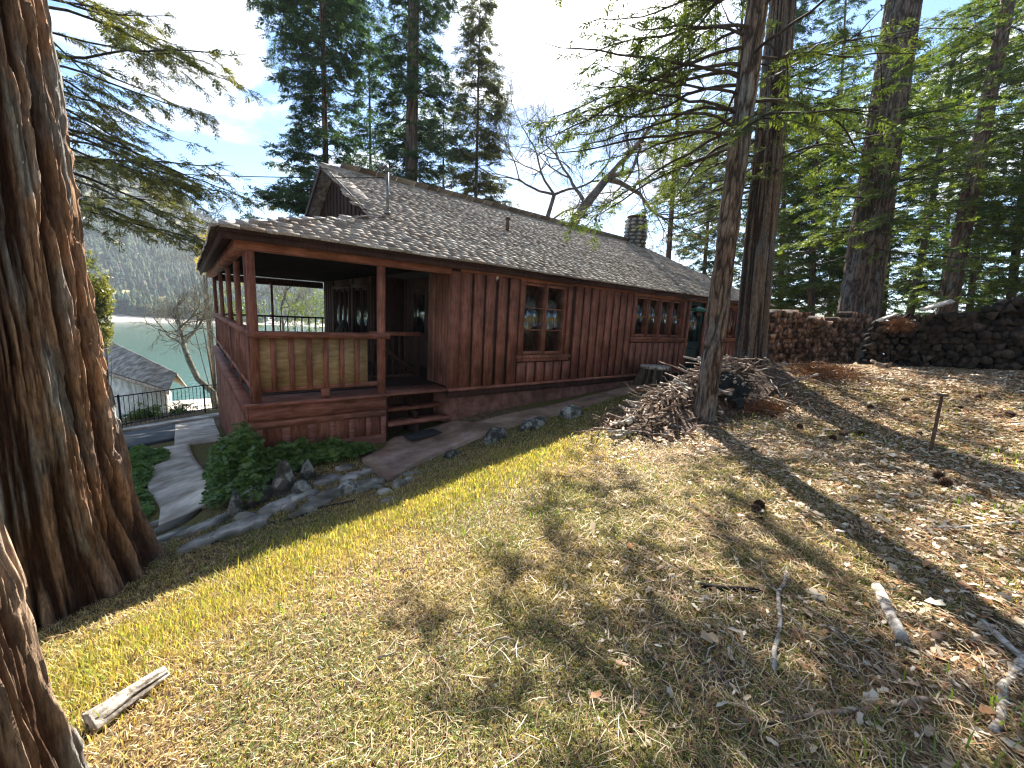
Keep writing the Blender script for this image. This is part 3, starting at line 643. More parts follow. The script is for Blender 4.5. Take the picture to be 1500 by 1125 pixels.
# vent pipe and service mast
vz = rf(5.74, 2.12)
m = MB(); m.tube([(5.74, 2.12, vz-.1), (5.74, 2.12, vz+.30)], .045, 10); m.tube([(5.74, 2.12, vz+.30), (5.74, 2.12, vz+.35)], .06, 10); m.box(5.6, 5.9, 1.95, 2.28, vz-.12, vz-.10); m.build('vent_pipe', M_rust, roof)
mz = rf(2.46, 1.45); mx_, my_ = 2.46, 1.45
m = MB(); m.tube([(mx_, my_, mz-.1), (mx_, my_, mz+.80)], .028, 10); m.tube([(mx_, my_, mz+.78), (mx_-.02, my_, mz+.86), (mx_-.09, my_, mz+.87), (mx_-.13, my_, mz+.80)], .045, 8)
m.tube([(mx_, my_, mz+.05), (mx_, my_, mz+.09)], .06, 8); m.build('service_mast', M_metal, roof)
# loose things at the house
a = np.array([mx_-.06, my_, mz+.66]); b = pt(-260, 180, 15.); t = np.linspace(0, 1, 40)[:, None]
P = a+(b-a)*t; P[:, 2] -= (4*t*(1-t))[:, 0]*.5
m = MB(); m.tube(P, .009, 5); o = m.build('power_line', M_black); tag(o, 'thin black overhead cable running to the mast on the roof', 'cable')
# hanging green lamp
lx, lz = 10.62, 2.12
L_ = thing('hanging_lamp', 'green enamel shade lamp hung from a bracket by the long window', 'lamp', (lx, -.1, 1.72))
m = MB(); m.tube([(lx-.45, -.01, 1.99), (lx-.42, -.28, 2.02), (lx-.2, -.42, 2.02), (lx, -.42, 1.99), (lx, -.42, 1.84)], .012, 6); m.build('bracket', M_rust, L_)
m = MB(); m.tube([(lx, -.42, 1.86), (lx, -.42, 1.84), (lx, -.42, 1.80), (lx, -.42, 1.76), (lx, -.42, 1.72)], [.03, .07, .16, .20, .205], 16); m.build('lamp_shade', M_green, L_, smooth=True)
m = MB(); m.tube([(lx, -.42, 1.72), (lx, -.42, 1.62), (lx, -.42, 1.58)], [.06, .06, .03], 10); m.build('globe', M_rust, L_)
# mat
zm = g1(2.55, -.25)+.065
m = MB(); m.add([(2.12, -.42, zm), (3.02, -.30, zm+.015), (3.0, .0, zm+.015), (2.1, -.1, zm), (2.12, -.42, zm+.014), (3.02, -.30, zm+.029), (3.0, .0, zm+.029), (2.1, -.1, zm+.014)], [(0, 3, 2, 1), (4, 5, 6, 7), (0, 1, 5, 4), (1, 2, 6, 5), (2, 3, 7, 6), (3, 0, 4, 7)])
tag(recenter(m.build('door_mat', M_rubber)), 'dark rubber mat lying at the foot of the porch steps', 'mat')
# folded chair on the porch
fc = thing('folding_chair', 'dark folding chair standing on the porch deck by the glass doors', 'chair', (2.5, 5.2, 0))
m = MB()
for yy in (5.0, 5.45): m.beam((2.25, yy, 0), (2.75, yy, .95), .03, .04); m.beam((2.75, yy, 0), (2.3, yy, .5), .03, .04)
m.build('frame', M_black, fc); m = MB(); m.box(2.3, 2.68, 5.02, 5.43, .44, .48); m.build('seat', M_dark, fc)
m = MB(); m.add([(2.55, 5.0, .6), (2.55, 5.45, .6), (2.74, 5.45, .98), (2.74, 5.0, .98), (2.58, 5.0, .59), (2.58, 5.45, .59), (2.77, 5.45, .97), (2.77, 5.0, .97)], [(0, 1, 2, 3), (7, 6, 5, 4), (0, 4, 5, 1), (1, 5, 6, 2), (2, 6, 7, 3), (3, 7, 4, 0)]); m.build('backrest', M_dark, fc)
#@@TREES
def trunk_mesh(name, path, rad, parent, kind='cedar', na=160, nz=260, amp=.05, cols=None, flare=0., seed=0., lumps=0.):
    """one trunk with real bark relief; path = control points, rad = radii"""
    path = np.array(path, float); d = np.concatenate([[0], np.cumsum(np.linalg.norm(np.diff(path, axis=0), axis=1))]); Lh = d[-1]
    s = np.linspace(0, Lh, nz)
    P = np.stack([np.interp(s, d, path[:, i]) for i in range(3)], -1); R0 = np.interp(s, d, rad)
    for i in range(3): P[:, i] = np.convolve(np.pad(P[:, i], 6, 'edge'), np.ones(13)/13, 'valid') if nz > 40 else P[:, i]
    th = np.linspace(0, 2*PI, na, endpoint=False); TH, S = np.meshgrid(th, s); RR_ = R0[:, None]*np.ones_like(TH)
    cx_, cy_ = np.cos(TH), np.sin(TH); rm = float(np.mean(rad))
    if kind == 'cedar':
        wz = fbm(cx_*1.2+seed, cy_*1.2, S*.5, 3)*.55
        f1 = fbm(cx_*rm*12+seed+wz, cy_*rm*12+wz, S*.42, 4); f2 = fbm(cx_*rm*38+seed+wz*2, cy_*rm*38, S*1.3, 3); f3 = fbm(cx_*rm*95+seed+wz*3, cy_*rm*95, S*4, 2)
        r1 = 1-np.abs(2*f1-1)*3.8; r1 = np.clip(r1, -.6, 1); r2 = 1-np.abs(2*f2-1)*2
        crev = np.clip(r1, 0, 1)**.75; r3 = 1-np.abs(2*f3-1)*2; r2 = np.where(r2 > .55, r2, r2*.4)     # 1 in the furrow
        disp = -amp*crev*1.35-amp*.55*r2-amp*.30*r3+amp*.8*(fbm(cx_*rm*5+seed, cy_*rm*5, S*.4, 2)-.5)
        tone = np.clip(1-crev*1.05-.38*r2-.30*r3, 0, 1)
    else:
        cell = fbm(cx_*rm*13+seed, cy_*rm*13, S*2.6, 3); r1 = np.clip(1-np.abs(2*cell-1)*3.2, 0, 1)
        f2 = fbm(cx_*rm*40+seed, cy_*rm*40, S*12, 3); disp = -amp*r1+amp*.5*(f2-.5); tone = np.clip(1-r1*1.1-.3*(f2-.5), 0, 1)
    if flare:
        e = np.exp(-S/(flare*1.0)); ro = .35*np.sin(TH*3+seed)+.35*np.sin(TH*5+seed*2)+.2*np.sin(TH*8+1.3)
        RR_ = RR_*(1+e*(.30+.20*ro))
    RR_ = RR_+disp
    T = np.gradient(P, axis=0); T /= np.linalg.norm(T, axis=1, keepdims=True)
    A = np.cross(T, np.array([0, 1., 0])); A /= np.linalg.norm(A, axis=1, keepdims=True); B = np.cross(T, A)
    V = P[:, None]+RR_[..., None]*(A[:, None]*cx_[..., None]+B[:, None]*cy_[..., None])
    idx = np.arange(na*nz).reshape(nz, na); nxt = np.roll(idx, -1, 1)
    F = np.stack([idx[:-1], nxt[:-1], nxt[1:], idx[1:]], -1).reshape(-1, 4)
    cols = cols or ((.05, .026, .017), (.23, .15, .10))
    c0, c1 = np.array(cols[0]), np.array(cols[1]); n3 = fbm(cx_*3+seed, cy_*3, S*.8, 3)
    n4 = fbm(cx_*rm*7+seed+5, cy_*rm*7, S*1.6, 3).ravel()[:, None]; n5 = fbm(cx_*rm*5+seed+9, cy_*rm*5, S*.7, 3).ravel()[:, None]; hi = c1*(1-sstep(.52, .66, n4))+c1.mean()*np.array([1.02, 1.0, .92])*1.05*sstep(.52, .66, n4)
    hi = hi*(1-sstep(.54, .68, n5)*.4)+c1*np.array([.90, .64, .5])*sstep(.54, .68, n5)*.4; Cc = c0+(hi-c0)*tone.ravel()[:, None]; Cc = Cc*(.62+.76*n3.ravel()[:, None])
    return mk(name, V.reshape(-1, 3), F, M_bark, parent, col=Cc, smooth=True)
class Foliage:
    def __init__(s): s.o = []; s.d = []; s.l = []; s.n = []
    def add(s, O, D, L_, Nn): s.o.append(O); s.d.append(D); s.l.append(L_); s.n.append(Nn)
    def mesh(s, K=5, width=.16, leaf=.55, spread=.8, jit=.25, tuft=False):
        O = np.concatenate(s.o); D = np.concatenate(s.d); L_ = np.concatenate(s.l); Nn = np.concatenate(s.n)
        D /= np.linalg.norm(D, axis=1, keepdims=True)+1e-9
        S = np.cross(D, Nn); S /= np.linalg.norm(S, axis=1, keepdims=True)+1e-9; U = np.cross(S, D); n = len(O)
        V = []
        for k in range(K):
            t = (k+.2)/K
            for sg in (-1, 1):
                ll = L_*leaf*(1.05-.65*t)*rng.uniform(.6, 1.2, n)
                b = O+D*(L_*t)[:, None]; ang = spread*rng.uniform(.7, 1.3, n)
                if tuft: ang = ang*1.3; lat = S*np.cos(rng.uniform(0, 6.28, n))[:, None]+U*np.sin(rng.uniform(0, 6.28, n))[:, None]; dr = D*np.cos(ang)[:, None]+lat*np.sin(ang)[:, None]
                else: dr = D*np.cos(ang)[:, None]+S*(sg*np.sin(ang))[:, None]+U*rng.normal(0, jit, n)[:, None]
                dr /= np.linalg.norm(dr, axis=1, keepdims=True); dr[:, 2] -= .12
                wv = np.cross(dr, U+rng.normal(0, .35, (n, 3))); wv /= np.linalg.norm(wv, axis=1, keepdims=True)+1e-9
                wv *= (ll*width)[:, None]; mid = b+dr*(ll*.5)[:, None]; tip = b+dr*ll[:, None]
                V.append(np.stack([b, mid+wv, tip, mid-wv], 1))
        V = np.concatenate(V).reshape(-1, 3); F = np.arange(len(V)).reshape(-1, 4); return V, F
def conifer(name, label, cat, base, top, r0, r1, z_start, n_br, Lmax, leafm, kind='pine', droop=.45, twig=.28, dens=1., K=4, bias=None, na=60, nz=120, amp=.02, cols=None,
            flare=.0, seed=0., width=.16, group=None, prof=None, subsp=.30, zmax=None, elev=.12, tuft=False, leaf=.55, spread=.8, wood=M_twig, barebr=0, mid=None):
    base = np.array(base, float); top = np.array(top, float); Htot = top[2]-base[2]
    T_ = thing(name, label, cat, tuple(base), group)
    path = [base-np.array([0, 0, .4]), base] + ([np.array(mid, float)] if mid is not None else []) + [top]
    rads = [r0, r0] + ([(r0+r1)/2] if mid is not None else []) + [r1]
    trunk_mesh('trunk', path, rads, T_, kind, na, nz, amp, cols, flare, seed)
    fo = Foliage(); wd = MB(); pr = np.array(path); cum = pr[:, 2]
    rg = np.random.default_rng(int(seed*97)+5)
    zlim = zmax if zmax is not None else top[2]-.1
    for i in range(n_br+barebr):
        u = (i+rg.random())/(n_br) if i < n_br else rg.random()*.5
        z = z_start+(zlim-z_start)*u
        p0 = np.array([np.interp(z, cum, pr[:, 0]), np.interp(z, cum, pr[:, 1]), z])
        a_ = rg.uniform(0, 2*PI)
        if bias is not None and rg.random() < bias[1]: a_ = bias[0]+rg.normal(0, bias[2])
        pf = prof(u) if prof else (1-.75*u)
        L_ = Lmax*pf*rg.uniform(.65, 1.15); h = np.array([math.cos(a_), math.sin(a_), 0]); sd = np.array([-h[1], h[0], 0])
        n_ = 12; t = np.linspace(0, 1, n_); wv = np.cumsum(np.cumsum(rg.normal(0, .018, n_))); wv2 = np.cumsum(rg.normal(0, .02, n_))
        el = elev+rg.normal(0, .16)
        B = p0+h*(L_*t)[:, None]+sd*(wv*L_*.6)[:, None]; B[:, 2] += L_*(el*t-droop*t**2*(.8)+droop*.42*t**3.2)+wv2*L_*.5
        br = min(.009+.0048*L_, r0*.4)
        wd.tube(B, br*(1-t)**.8+.004, 5, False)
        if i >= n_br: 
            continue
        # side branches
        ns = max(3, int(L_*.85/subsp*dens)); st = rg.uniform(.14, 1., ns)
        for q, tt in enumerate(np.sort(st)):
            b0 = np.array([np.interp(tt, t, B[:, c]) for c in range(3)]); sgn = 1 if q % 2 else -1
            l2 = (.42*L_*(1-tt)**.7+.35)*rg.uniform(.5, 1.1); l2 = min(l2, 1.6)
            dr = h*math.cos(.9)+sd*sgn*math.sin(.9)+np.array([0, 0, rg.normal(-.05, .15)]); dr /= np.linalg.norm(dr)
            nn = 6; t2 = np.linspace(0, 1, nn); Q = b0+dr*(l2*t2)[:, None]+sd*(np.cumsum(rg.normal(0, .03, nn))*l2)[:, None]; Q[:, 2] -= droop*.55*l2*t2**2
            wd.tube(Q, .007*(1-t2)+.0025, 3, False)
            # twigs
            nt2 = max(4, int(l2/(.20*twig)*dens)); tt2 = rg.uniform(.12, 1, nt2)
            O = np.stack([np.interp(tt2, t2, Q[:, c]) for c in range(3)], -1); s2 = np.where(rg.random(nt2) < .5, -1, 1)
            sd2 = np.cross(dr, [0, 0, 1.]); sd2 /= np.linalg.norm(sd2)+1e-9
            D = dr*.75+sd2*(s2*.7)[:, None]+rg.normal(0, .22, (nt2, 3)); D[:, 2] -= .30*droop/.45
            fo.add(O, D, twig*rg.uniform(.55, 1.25, nt2), np.array([0, 0, 1.])+rg.normal(0, .3, (nt2, 3)))
    wd.build('branches', wood, T_)
    V, F = fo.mesh(K, width, leaf, spread, tuft=tuft)
    mk('crown', V, F, leafm, T_)
    return T_
def basept(px, py, t):
    p = pt(px, py, t); return np.array([p[0], p[1], g1(p[0], p[1])])
def topt(px, py, t, dz=0): p = pt(px, py, t); return p+np.array([0, 0, dz])
# --- near left trunks
T1 = thing('cedar_tree', 'massive furrowed reddish cedar trunk beside the flagstones', 'tree', (-1.75, -1.75, g1(-1.75, -1.75)))
trunk_mesh('trunk', [(-1.62,-1.68,-1.70),(-1.63,-1.66,-1.15),(-1.62,-1.74,-0.30),(-1.59,-1.80,1.00),(-1.59,-1.81,3.00),(-1.66,-1.76,6.50),(-1.76,-1.71,11.00)], [.80, .78, .64, .54, .46, .38, .2], T1, 'cedar', 640, 760, .06, ((.06, .028, .017), (.42, .27, .175)), .45, 3.)
T2 = thing('cedar_tree', 'nearest cedar trunk with deep shaggy bark at the photo edge', 'tree', (-1.45, -4.35, g1(-1.45, -4.35)))
trunk_mesh('trunk', [(-1.24,-4.35,-1.10),(-1.23,-4.37,-0.60),(-1.22,-4.39,0.10),(-1.28,-4.35,1.00),(-1.39,-4.29,3.00),(-1.62,-4.09,8.00)], [.36, .34, .27, .235, .2, .12], T2, 'cedar', 520, 700, .038, ((.09, .045, .027), (.46, .33, .23)), .25, 8.)
b3 = basept(100, 420, 8.6)
conifer('cedar_tree', 'cedar with long drooping boughs behind the massive left trunk', 'tree', b3, b3+np.array([-.3, .2, 11.]), .30, .12, 2.9, 38, 4.3, M_cedary, 'cedar', .55, .20, 1.0, 5,
        bias=(math.radians(30), .62, .55), na=90, nz=200, amp=.03, flare=.3, seed=11., width=.13, subsp=.24, zmax=7.4, prof=lambda u: 1-.25*u, elev=.15, leaf=.5, spread=.7)
#@@TREES2
def bt_(px, py, t, ptop=None, ttop=None):
    b = basept(px, py, t); return b
# trees behind the house
b = basept(478, 250, 19); tp = topt(470, -60, 19)
conifer('fir_tree', 'dark fir behind the gable peak with a thin straight trunk', 'tree', b, tp, .20, .09, 3.0, 190, 3.5, M_fir, 'pine', .42, .34, 1.25, 4, na=30, nz=60, seed=21., subsp=.30, width=.17, prof=lambda u: (.75+.25*math.sin(u*9))*(1-.2*u), bias=(math.radians(150), .25, .6))
b = basept(601, 270, 19.5); tp = topt(607, -60, 19.5)
conifer('fir_tree', 'tall fir with a stout grey trunk behind the middle of the ridge', 'tree', b, tp, .34, .27, 3.0, 170, 2.9, M_fir, 'pine', .42, .34, 1.25, 4, na=40, nz=80, cols=((.06, .045, .035), (.2, .15, .12)), seed=22., subsp=.30, width=.17, prof=lambda u: (.8+.2*math.sin(u*11+2))*(1-.15*u))
b = basept(700, 300, 22); tp = topt(704, -20, 22)
conifer('fir_tree', 'narrow spire shaped fir next to the open bright sky', 'tree', b, tp, .17, .03, 3.0, 200, 2.7, M_pine, 'pine', .3, .34, 1.3, 4, na=24, nz=50, seed=23., subsp=.28, width=.17, prof=lambda u: 1-.72*u)
b = basept(655, 300, 25); tp = topt(650, 140, 25)
conifer('fir_tree', 'lower bushy fir between the stout fir and the spire fir', 'tree', b, tp, .17, .03, 2.0, 70, 2.6, M_fir, 'pine', .35, .36, 1., 4, na=24, nz=50, seed=24., subsp=.30, width=.18, prof=lambda u: 1-.7*u)
b = basept(545, 290, 24); tp = topt(540, 20, 24)
conifer('fir_tree', 'fir filling the gap between the two fir trunks', 'tree', b, tp, .17, .04, 3.0, 90, 2.6, M_fir, 'pine', .38, .36, 1., 4, na=24, nz=50, seed=25., subsp=.30, width=.18, prof=lambda u: 1-.5*u)
b = basept(985, 390, 22); tp = topt(1008, -60, 22)
conifer('pine_tree', 'slender pine rising just beyond the stone chimney', 'tree', b, tp, .17, .08, 5.2, 55, 2.6, M_pine, 'pine', .35, .30, .8, 4, na=24, nz=50, seed=26., subsp=.32, width=.13, tuft=True, prof=lambda u: 1-.35*u)
b = basept(1067, 410, 26); tp = topt(1092, -40, 26)
conifer('pine_tree', 'thin pine seen in the gap between the two near trunks', 'tree', b, tp, .17, .07, 4.5, 55, 2.8, M_pine, 'pine', .35, .32, .8, 4, na=24, nz=50, seed=27., subsp=.32, width=.13, tuft=True, prof=lambda u: 1-.35*u)
# tree A, B
bA = np.array([6.02, -3.12, -.28])
conifer('cedar_tree', 'slim flaky barked trunk rising out of the stick pile', 'tree', bA, bA+np.array([.12, .12, 10.5]), .165, .125, 3.9, 22, 3.0, M_cedar, 'pine', .6, .19, .95, 5, bias=(math.radians(105), .6, .7), na=150, nz=420, amp=.022,
        cols=((.05, .035, .028), (.25, .185, .14)), flare=.18, seed=31., width=.13, subsp=.25, zmax=6.6, prof=lambda u: .95, elev=.10, barebr=8, leaf=.5)
bB = basept(1099, 520, 9.6); bB[2] = g1(bB[0], bB[1])
conifer('cedar_tree', 'straight fluted cedar trunk standing in front of the split firewood', 'tree', bB, topt(1139, -30, 9.6, 3), .355, .27, 4.2, 26, 3.2, M_cedar, 'cedar', .5, .20, .8, 4, bias=(math.radians(120), .45, .6), na=220, nz=420, amp=.035,
        cols=((.045, .028, .02), (.21, .155, .115)), flare=.25, seed=32., width=.13, subsp=.25, zmax=7.6, prof=lambda u: .95, elev=.10, barebr=6, leaf=.5)
# trees right
bC = basept(1253, 500, 12.6)
conifer('pine_tree', 'big leaning trunk between the two firewood piles', 'tree', bC, topt(1330, -60, 13.2, 1.), .54, .45, 4.0, 46, 3.2, M_oak, 'pine', .4, .22, .9, 4, na=240, nz=420, amp=.04, cols=((.045, .032, .026), (.19, .145, .115)), flare=.35, seed=33., width=.16, subsp=.26, zmax=9.5, prof=lambda u: .9, barebr=14)
b = basept(1388, 460, 18)
conifer('pine_tree', 'dark mid sized trunk leaning right behind the black woodpile', 'tree', b, topt(1485, -40, 18.5), .36, .24, 3.2, 80, 3.4, M_oak, 'pine', .4, .26, 1., 4, na=60, nz=120, amp=.03, seed=34., width=.19, subsp=.28, prof=lambda u: .95)
b = basept(1336, 450, 21)
conifer('oak_tree', 'thin mossy trunk bending right behind the woodpile', 'tree', b, topt(1400, 60, 21.5), .20, .10, 3.0, 60, 2.8, M_oak, 'pine', .35, .28, 1., 4, na=40, nz=80, seed=35., width=.2, subsp=.30, cols=((.08, .08, .05), (.18, .17, .11)), prof=lambda u: .9, mid=topt(1365, 300, 21))
specs = [(1150, 470, 27, 1160, -40, 3.0, M_fir, 'dense green fir behind the furrowed near cedar'), (1195, 470, 22, 1200, 140, 2.5, M_oak, 'leafy young fir above the split firewood'),
         (1225, 470, 31, 1240, -20, 3.0, M_fir, 'tall dark fir left of the big leaning trunk'), (1300, 470, 27, 1330, 60, 2.5, M_fir, 'dense fir right of the big leaning trunk'),
         (1430, 470, 26, 1470, -20, 2.4, M_fir, 'dark fir behind the right hand woodpile'), (1490, 470, 21, 1530, -40, 1.6, M_oak, 'bright leafy fir hanging over the black woodpile'), (1570, 470, 17, 1640, -40, 2., M_oak, 'fir at the far right edge with yellow green boughs'),
         (1035, 430, 33, 1050, 150, 3., M_fir, 'distant fir beyond the right end of the roof'), (1120, 440, 36, 1125, 200, 2., M_pine, 'distant pine low between the cedars'), (1390, 470, 34, 1410, 60, 2., M_fir, 'far fir seen between the dark trunks')]
for i, (px, py, t, qx, qy, zs, mt, lb) in enumerate(specs):
    b = basept(px, py, t); conifer('fir_tree', lb, 'tree', b, topt(qx, qy, t), .22, .06, zs, 130, 3.2, mt, 'pine', .4, .36, 1.3, 4, na=24, nz=40, seed=40.+i, width=.19, subsp=.32, prof=lambda u: 1-.5*u)
BACK = [o for o in bpy.data.objects if o.get('category') == 'tree' and o.name.startswith('fir_tree')]
for i, (x_, y_) in enumerate([(-8, -15), (-2, -19), (5, -17), (11, -19), (17, -15), (23, -17), (-14, -9), (29, -11), (1, -26), (14, -27), (-12, -20), (8, -24), (20, -24)]):
    src = BACK[i % len(BACK)]; c = src.copy(); COL.objects.link(c); c.location = (x_, y_, g1(x_, y_)-.3); c.rotation_euler = (0, 0, i*1.3); c.scale = (1.25,)*3
    c['label'] = 'fir of the wood on the uphill side behind the photographer'; c['group'] = 'firs on the uphill side'
    for ch in src.children: d = ch.copy(); COL.objects.link(d); d.parent = c
# bare trees
def bare_tree(name, label, base, dirs, r0, L0, mat, depth=5, seed=1, spread=.55, up=.15, minr=.004):
    rg = np.random.default_rng(seed); T_ = thing(name, label, 'tree', tuple(base)); m = MB()
    def grow(p, d, L_, r, k):
        n_ = 6; P = [p]; dd = d/np.linalg.norm(d)
        for i in range(n_-1):
            dd = dd+rg.normal(0, .11, 3)+np.array([0, 0, up*.12]); dd /= np.linalg.norm(dd); P.append(P[-1]+dd*L_/(n_-1))
        m.tube(P, np.linspace(r, r*.68, n_), 6 if k < 2 else 4 if k < 4 else 3, k == 0)
        if k >= depth: return
        nb = 3 if k < 2 else rg.integers(2, 4)
        for j in range(nb+ (1 if k > 1 else 0)):
            s_ = P[-1] if j < 2 else P[rg.integers(2, n_)]
            d2 = dd+rg.normal(0, spread, 3); grow(s_, d2, L_*rg.uniform(.6, .85), max(r*rg.uniform(.45, .68), minr), k+1)
    p = np.array(base, float)-np.array([0, 0, .2])
    if isinstance(dirs, list):
        pts = [p]+[np.array(q, float) for q in dirs]; m.tube(pts, np.linspace(r0, r0*.7, len(pts)), 9); d = pts[-1]-pts[-2]
        for q in range(3): grow(pts[-1], d/np.linalg.norm(d)+rg.normal(0, spread, 3), L0, r0*.5, 1)
        grow(pts[-2], d/np.linalg.norm(d)+rg.normal(0, spread*1.2, 3), L0, r0*.4, 1)
    o_ = m.build('branches', mat, T_, smooth=True); return T_
b = basept(836, 340, 21)
bare_tree('bare_oak_tree', 'leafless spreading oak showing above the roof ridge', b, [pt(838, 330, 21), pt(858, 300, 21), pt(888, 262, 21)], .30, 2.3, M_bare, 6, 5, .6)
bare_tree('bare_oak_tree', 'leafless oak with fine twigs left of the chimney', basept(790, 340, 24), [pt(800, 325, 24), pt(812, 285, 24)], .16, 2.3, M_bare, 7, 9, .55)
bl = pt(318, 590, 20); bl[2] = g1(bl[0], bl[1])
bare_tree('bare_fruit_tree', 'pale crooked leafless tree leaning over the iron fence', bl, [pt(312, 575, 20), pt(290, 555, 20), pt(277, 528, 20), pt(270, 508, 20)], .16, 1.25, M_bare2, 6, 12, .6)
bare_tree('bare_tree', 'wispy grey leafless tree left of the porch roof corner', basept(300, 400, 30), [pt(300, 420, 30), pt(296, 370, 30)], .10, 2.2, M_bare2, 6, 15, .45)
bare_tree('bare_tree', 'wispy leafless tree seen through the porch opening', basept(415, 470, 24), [pt(415, 480, 24), pt(412, 450, 24)], .08, 1.4, M_bare2, 6, 17, .45)
def leafy(name, label, cat, c, rx, rz, n, mat, size=.1, group=None, seed=1):
    rg = np.random.default_rng(seed); T_ = thing(name, label, cat, (c[0], c[1], g1(c[0], c[1]))); m = MB(); b = np.array([c[0], c[1], g1(c[0], c[1])-.1])
    O = []; 
    for i in range(14):
        e = np.array(c)+rg.normal(0, 1, 3)*np.array([rx, rx, rz])*.6; mid = (b+e)/2+rg.normal(0, .1*rx, 3); tt = np.linspace(0, 1, 8)[:, None]
        P = b*(1-tt)**2+2*mid*tt*(1-tt)+e*tt**2; m.tube(P, np.linspace(.02+.02*rx, .004, 8), 4, False)
    k = n//14
    cl = np.array(c)+rg.normal(0, 1, (n//30+3, 3))*np.array([rx, rx, rz])*.55; O = cl[rg.integers(0, len(cl), n)]+rg.normal(0, .22, (n, 3))*np.array([rx, rx, rz])*.9
    O[:, 2] = np.maximum(O[:, 2], b[2]+.12)
    D = rg.normal(0, 1, (n, 3)); f = Foliage(); f.add(O, D, size*rg.uniform(.6, 1.3, n), rg.normal(0, 1, (n, 3)))
    m.build('stems', M_twig, T_); V, F = f.mesh(2, .28, .8, .7); mk('crown', V, F, mat, T_); return T_
leafy('yellow_leaf_tree', 'bright yellow leafed treetop beside the porch eave', 'tree', pt(303, 366, 26), .9, .9, 420, M_yel, .16, seed=3)
leafy('shrub_tree', 'pale green leafy tree behind the porch railing', 'tree', pt(445, 455, 26), 1.9, 1.2, 1500, M_oak, .13, seed=4)
leafy('shrub_tree', 'yellow green tree seen past the left porch posts', 'tree', pt(345, 450, 24), 1.1, 1.2, 900, M_oak, .12, seed=5)
leafy('young_conifer', 'olive young conifer poking out right of the massive trunk', 'tree', pt(141, 455, 17), .42, 1.25, 1900, M_cedary, .17, seed=6)
#@@LEFT
# neighbour house
E1, R1, E2, R2 = pt(247, 571, 19), pt(259, 546, 21), pt(90, 523, 26.2), pt(90, 465, 29.5)
nb = thing('neighbour_house', 'cream neighbour house with a weathered grey shingle roof below the yard', 'house', (float(E1[0])-2, float(E1[1])+2, g1(E1[0], E1[1])))
m = MB(); rows = 16; dn = np.array([0, 0, -.14])
for i in range(rows):
    t0, t1 = i/rows, (i+1.25)/rows; lift = np.array([0, 0, .03])
    P = [E1+(R1-E1)*t0+lift, E1+(R1-E1)*min(t1, 1), E2+(R2-E2)*min(t1, 1), E2+(R2-E2)*t0+lift]
    m.add(P+[p+dn*.4 for p in P], [(0, 1, 2, 3), (7, 6, 5, 4), (0, 4, 5, 1), (3, 7, 4, 0)])
back = (R1-E1)*np.array([1.1, 1.1, -2.6]); P = [R1, R1+back, R2+back, R2]; m.add(P+[p+dn for p in P], [(0, 1, 2, 3), (7, 6, 5, 4), (0, 4, 5, 1), (1, 5, 6, 2)])
nroof = m.build('roof', M_groof, nb)
m = MB(); m.beam(E1+dn, E2+dn, .04, .18); m.build('fascia', M_greywood, nb)
h = (R1-E1); h[2] = 0; h /= np.linalg.norm(h); al = (E2-E1); al[2] = 0; al /= np.linalg.norm(al)
c1 = E1+al*.8+h*.75; c2 = E2+h*.75; c3 = c2+h*2.2; c4 = c1+h*1.6; zt = E1[2]-.05; zb = zt-4
m = MB(); m.add([(*c[:2], zb) for c in (c1, c2, c3, c4)]+[(*c[:2], zt+(.0 if k < 2 else 0)) for k, c in enumerate((c1, c2, c3, c4))], [(0, 1, 5, 4), (1, 2, 6, 5), (2, 3, 7, 6), (3, 0, 4, 7), (4, 5, 6, 7)]); m.build('wall', M_cream, nb)
pv = pt(214, 524, 22.6); m = MB(); m.tube([pv-np.array([0, 0, .1]), pv+np.array([.02, 0, .35])], .04, 8); m.tube([pv+np.array([-.05, -.05, .35]), pv+np.array([.18, .05, .38])], .035, 8); m.build('vent_pipe', M_white, nroof)
# iron fence
fp = [np.array([-6.2, 8.55]), np.array([-4.0, 9.15]), np.array([-2.3, 10.15]), np.array([-.26, 11.6]), np.array([1.6, 12.8])]
fn = thing('iron_fence', 'black iron picket fence along the top of the lake slope', 'fence', (-2.3, 10.3, g1(-2.3, 10.3)))
ht = .98
for s_ in range(4):
    a, b = fp[s_], fp[s_+1]; A3 = np.array([*a, g1(*a)]); B3 = np.array([*b, g1(*b)])
    m = MB(); m.beam(A3+(0, 0, ht), B3+(0, 0, ht), .035, .03); m.beam(A3+(0, 0, .12), B3+(0, 0, .12), .03, .03); m.build('rail', M_black, fn)
    n_ = int(np.linalg.norm(b-a)/.125); m = MB()
    for i in range(1, n_): p = A3+(B3-A3)*i/n_; m.box(p[0]-.008, p[0]+.008, p[1]-.008, p[1]+.008, p[2]+.05, p[2]+ht-.0155)
    m.build('picket_panel', M_black, fn)
    m = MB(); m.box(A3[0]-.025, A3[0]+.025, A3[1]-.025, A3[1]+.025, A3[2]-.1, A3[2]+ht+.05); m.build('fence_post', M_black, fn)
for k_, (px, py, lb, mt) in enumerate([(200, 605, 'yellow green weedy shrub at the fence foot', M_oak), (222, 603, 'small light green plant between two fence bushes', M_oak), (262, 597, 'dark leafy shrub in front of the iron fence', M_ivy), (303, 590, 'low green shrub by the fence near the porch corner', M_ivy)]):
    p = hit(px, py+8); leafy('shrub', lb, 'shrub', (p[0], p[1], p[2]+.18), .34, .2, 420, mt, .075, seed=20+k_)
# beach beyond the fence
o = strip('beach', [(-30, 24), (-6, 25), (14, 29)], [(-30, 64), (-6, 64), (18, 66)], solid('sand', [(.3, (.42, .36, .29)), (.7, (.6, .54, .46))], (1, 1, 1), .25), .25, .6, 24)
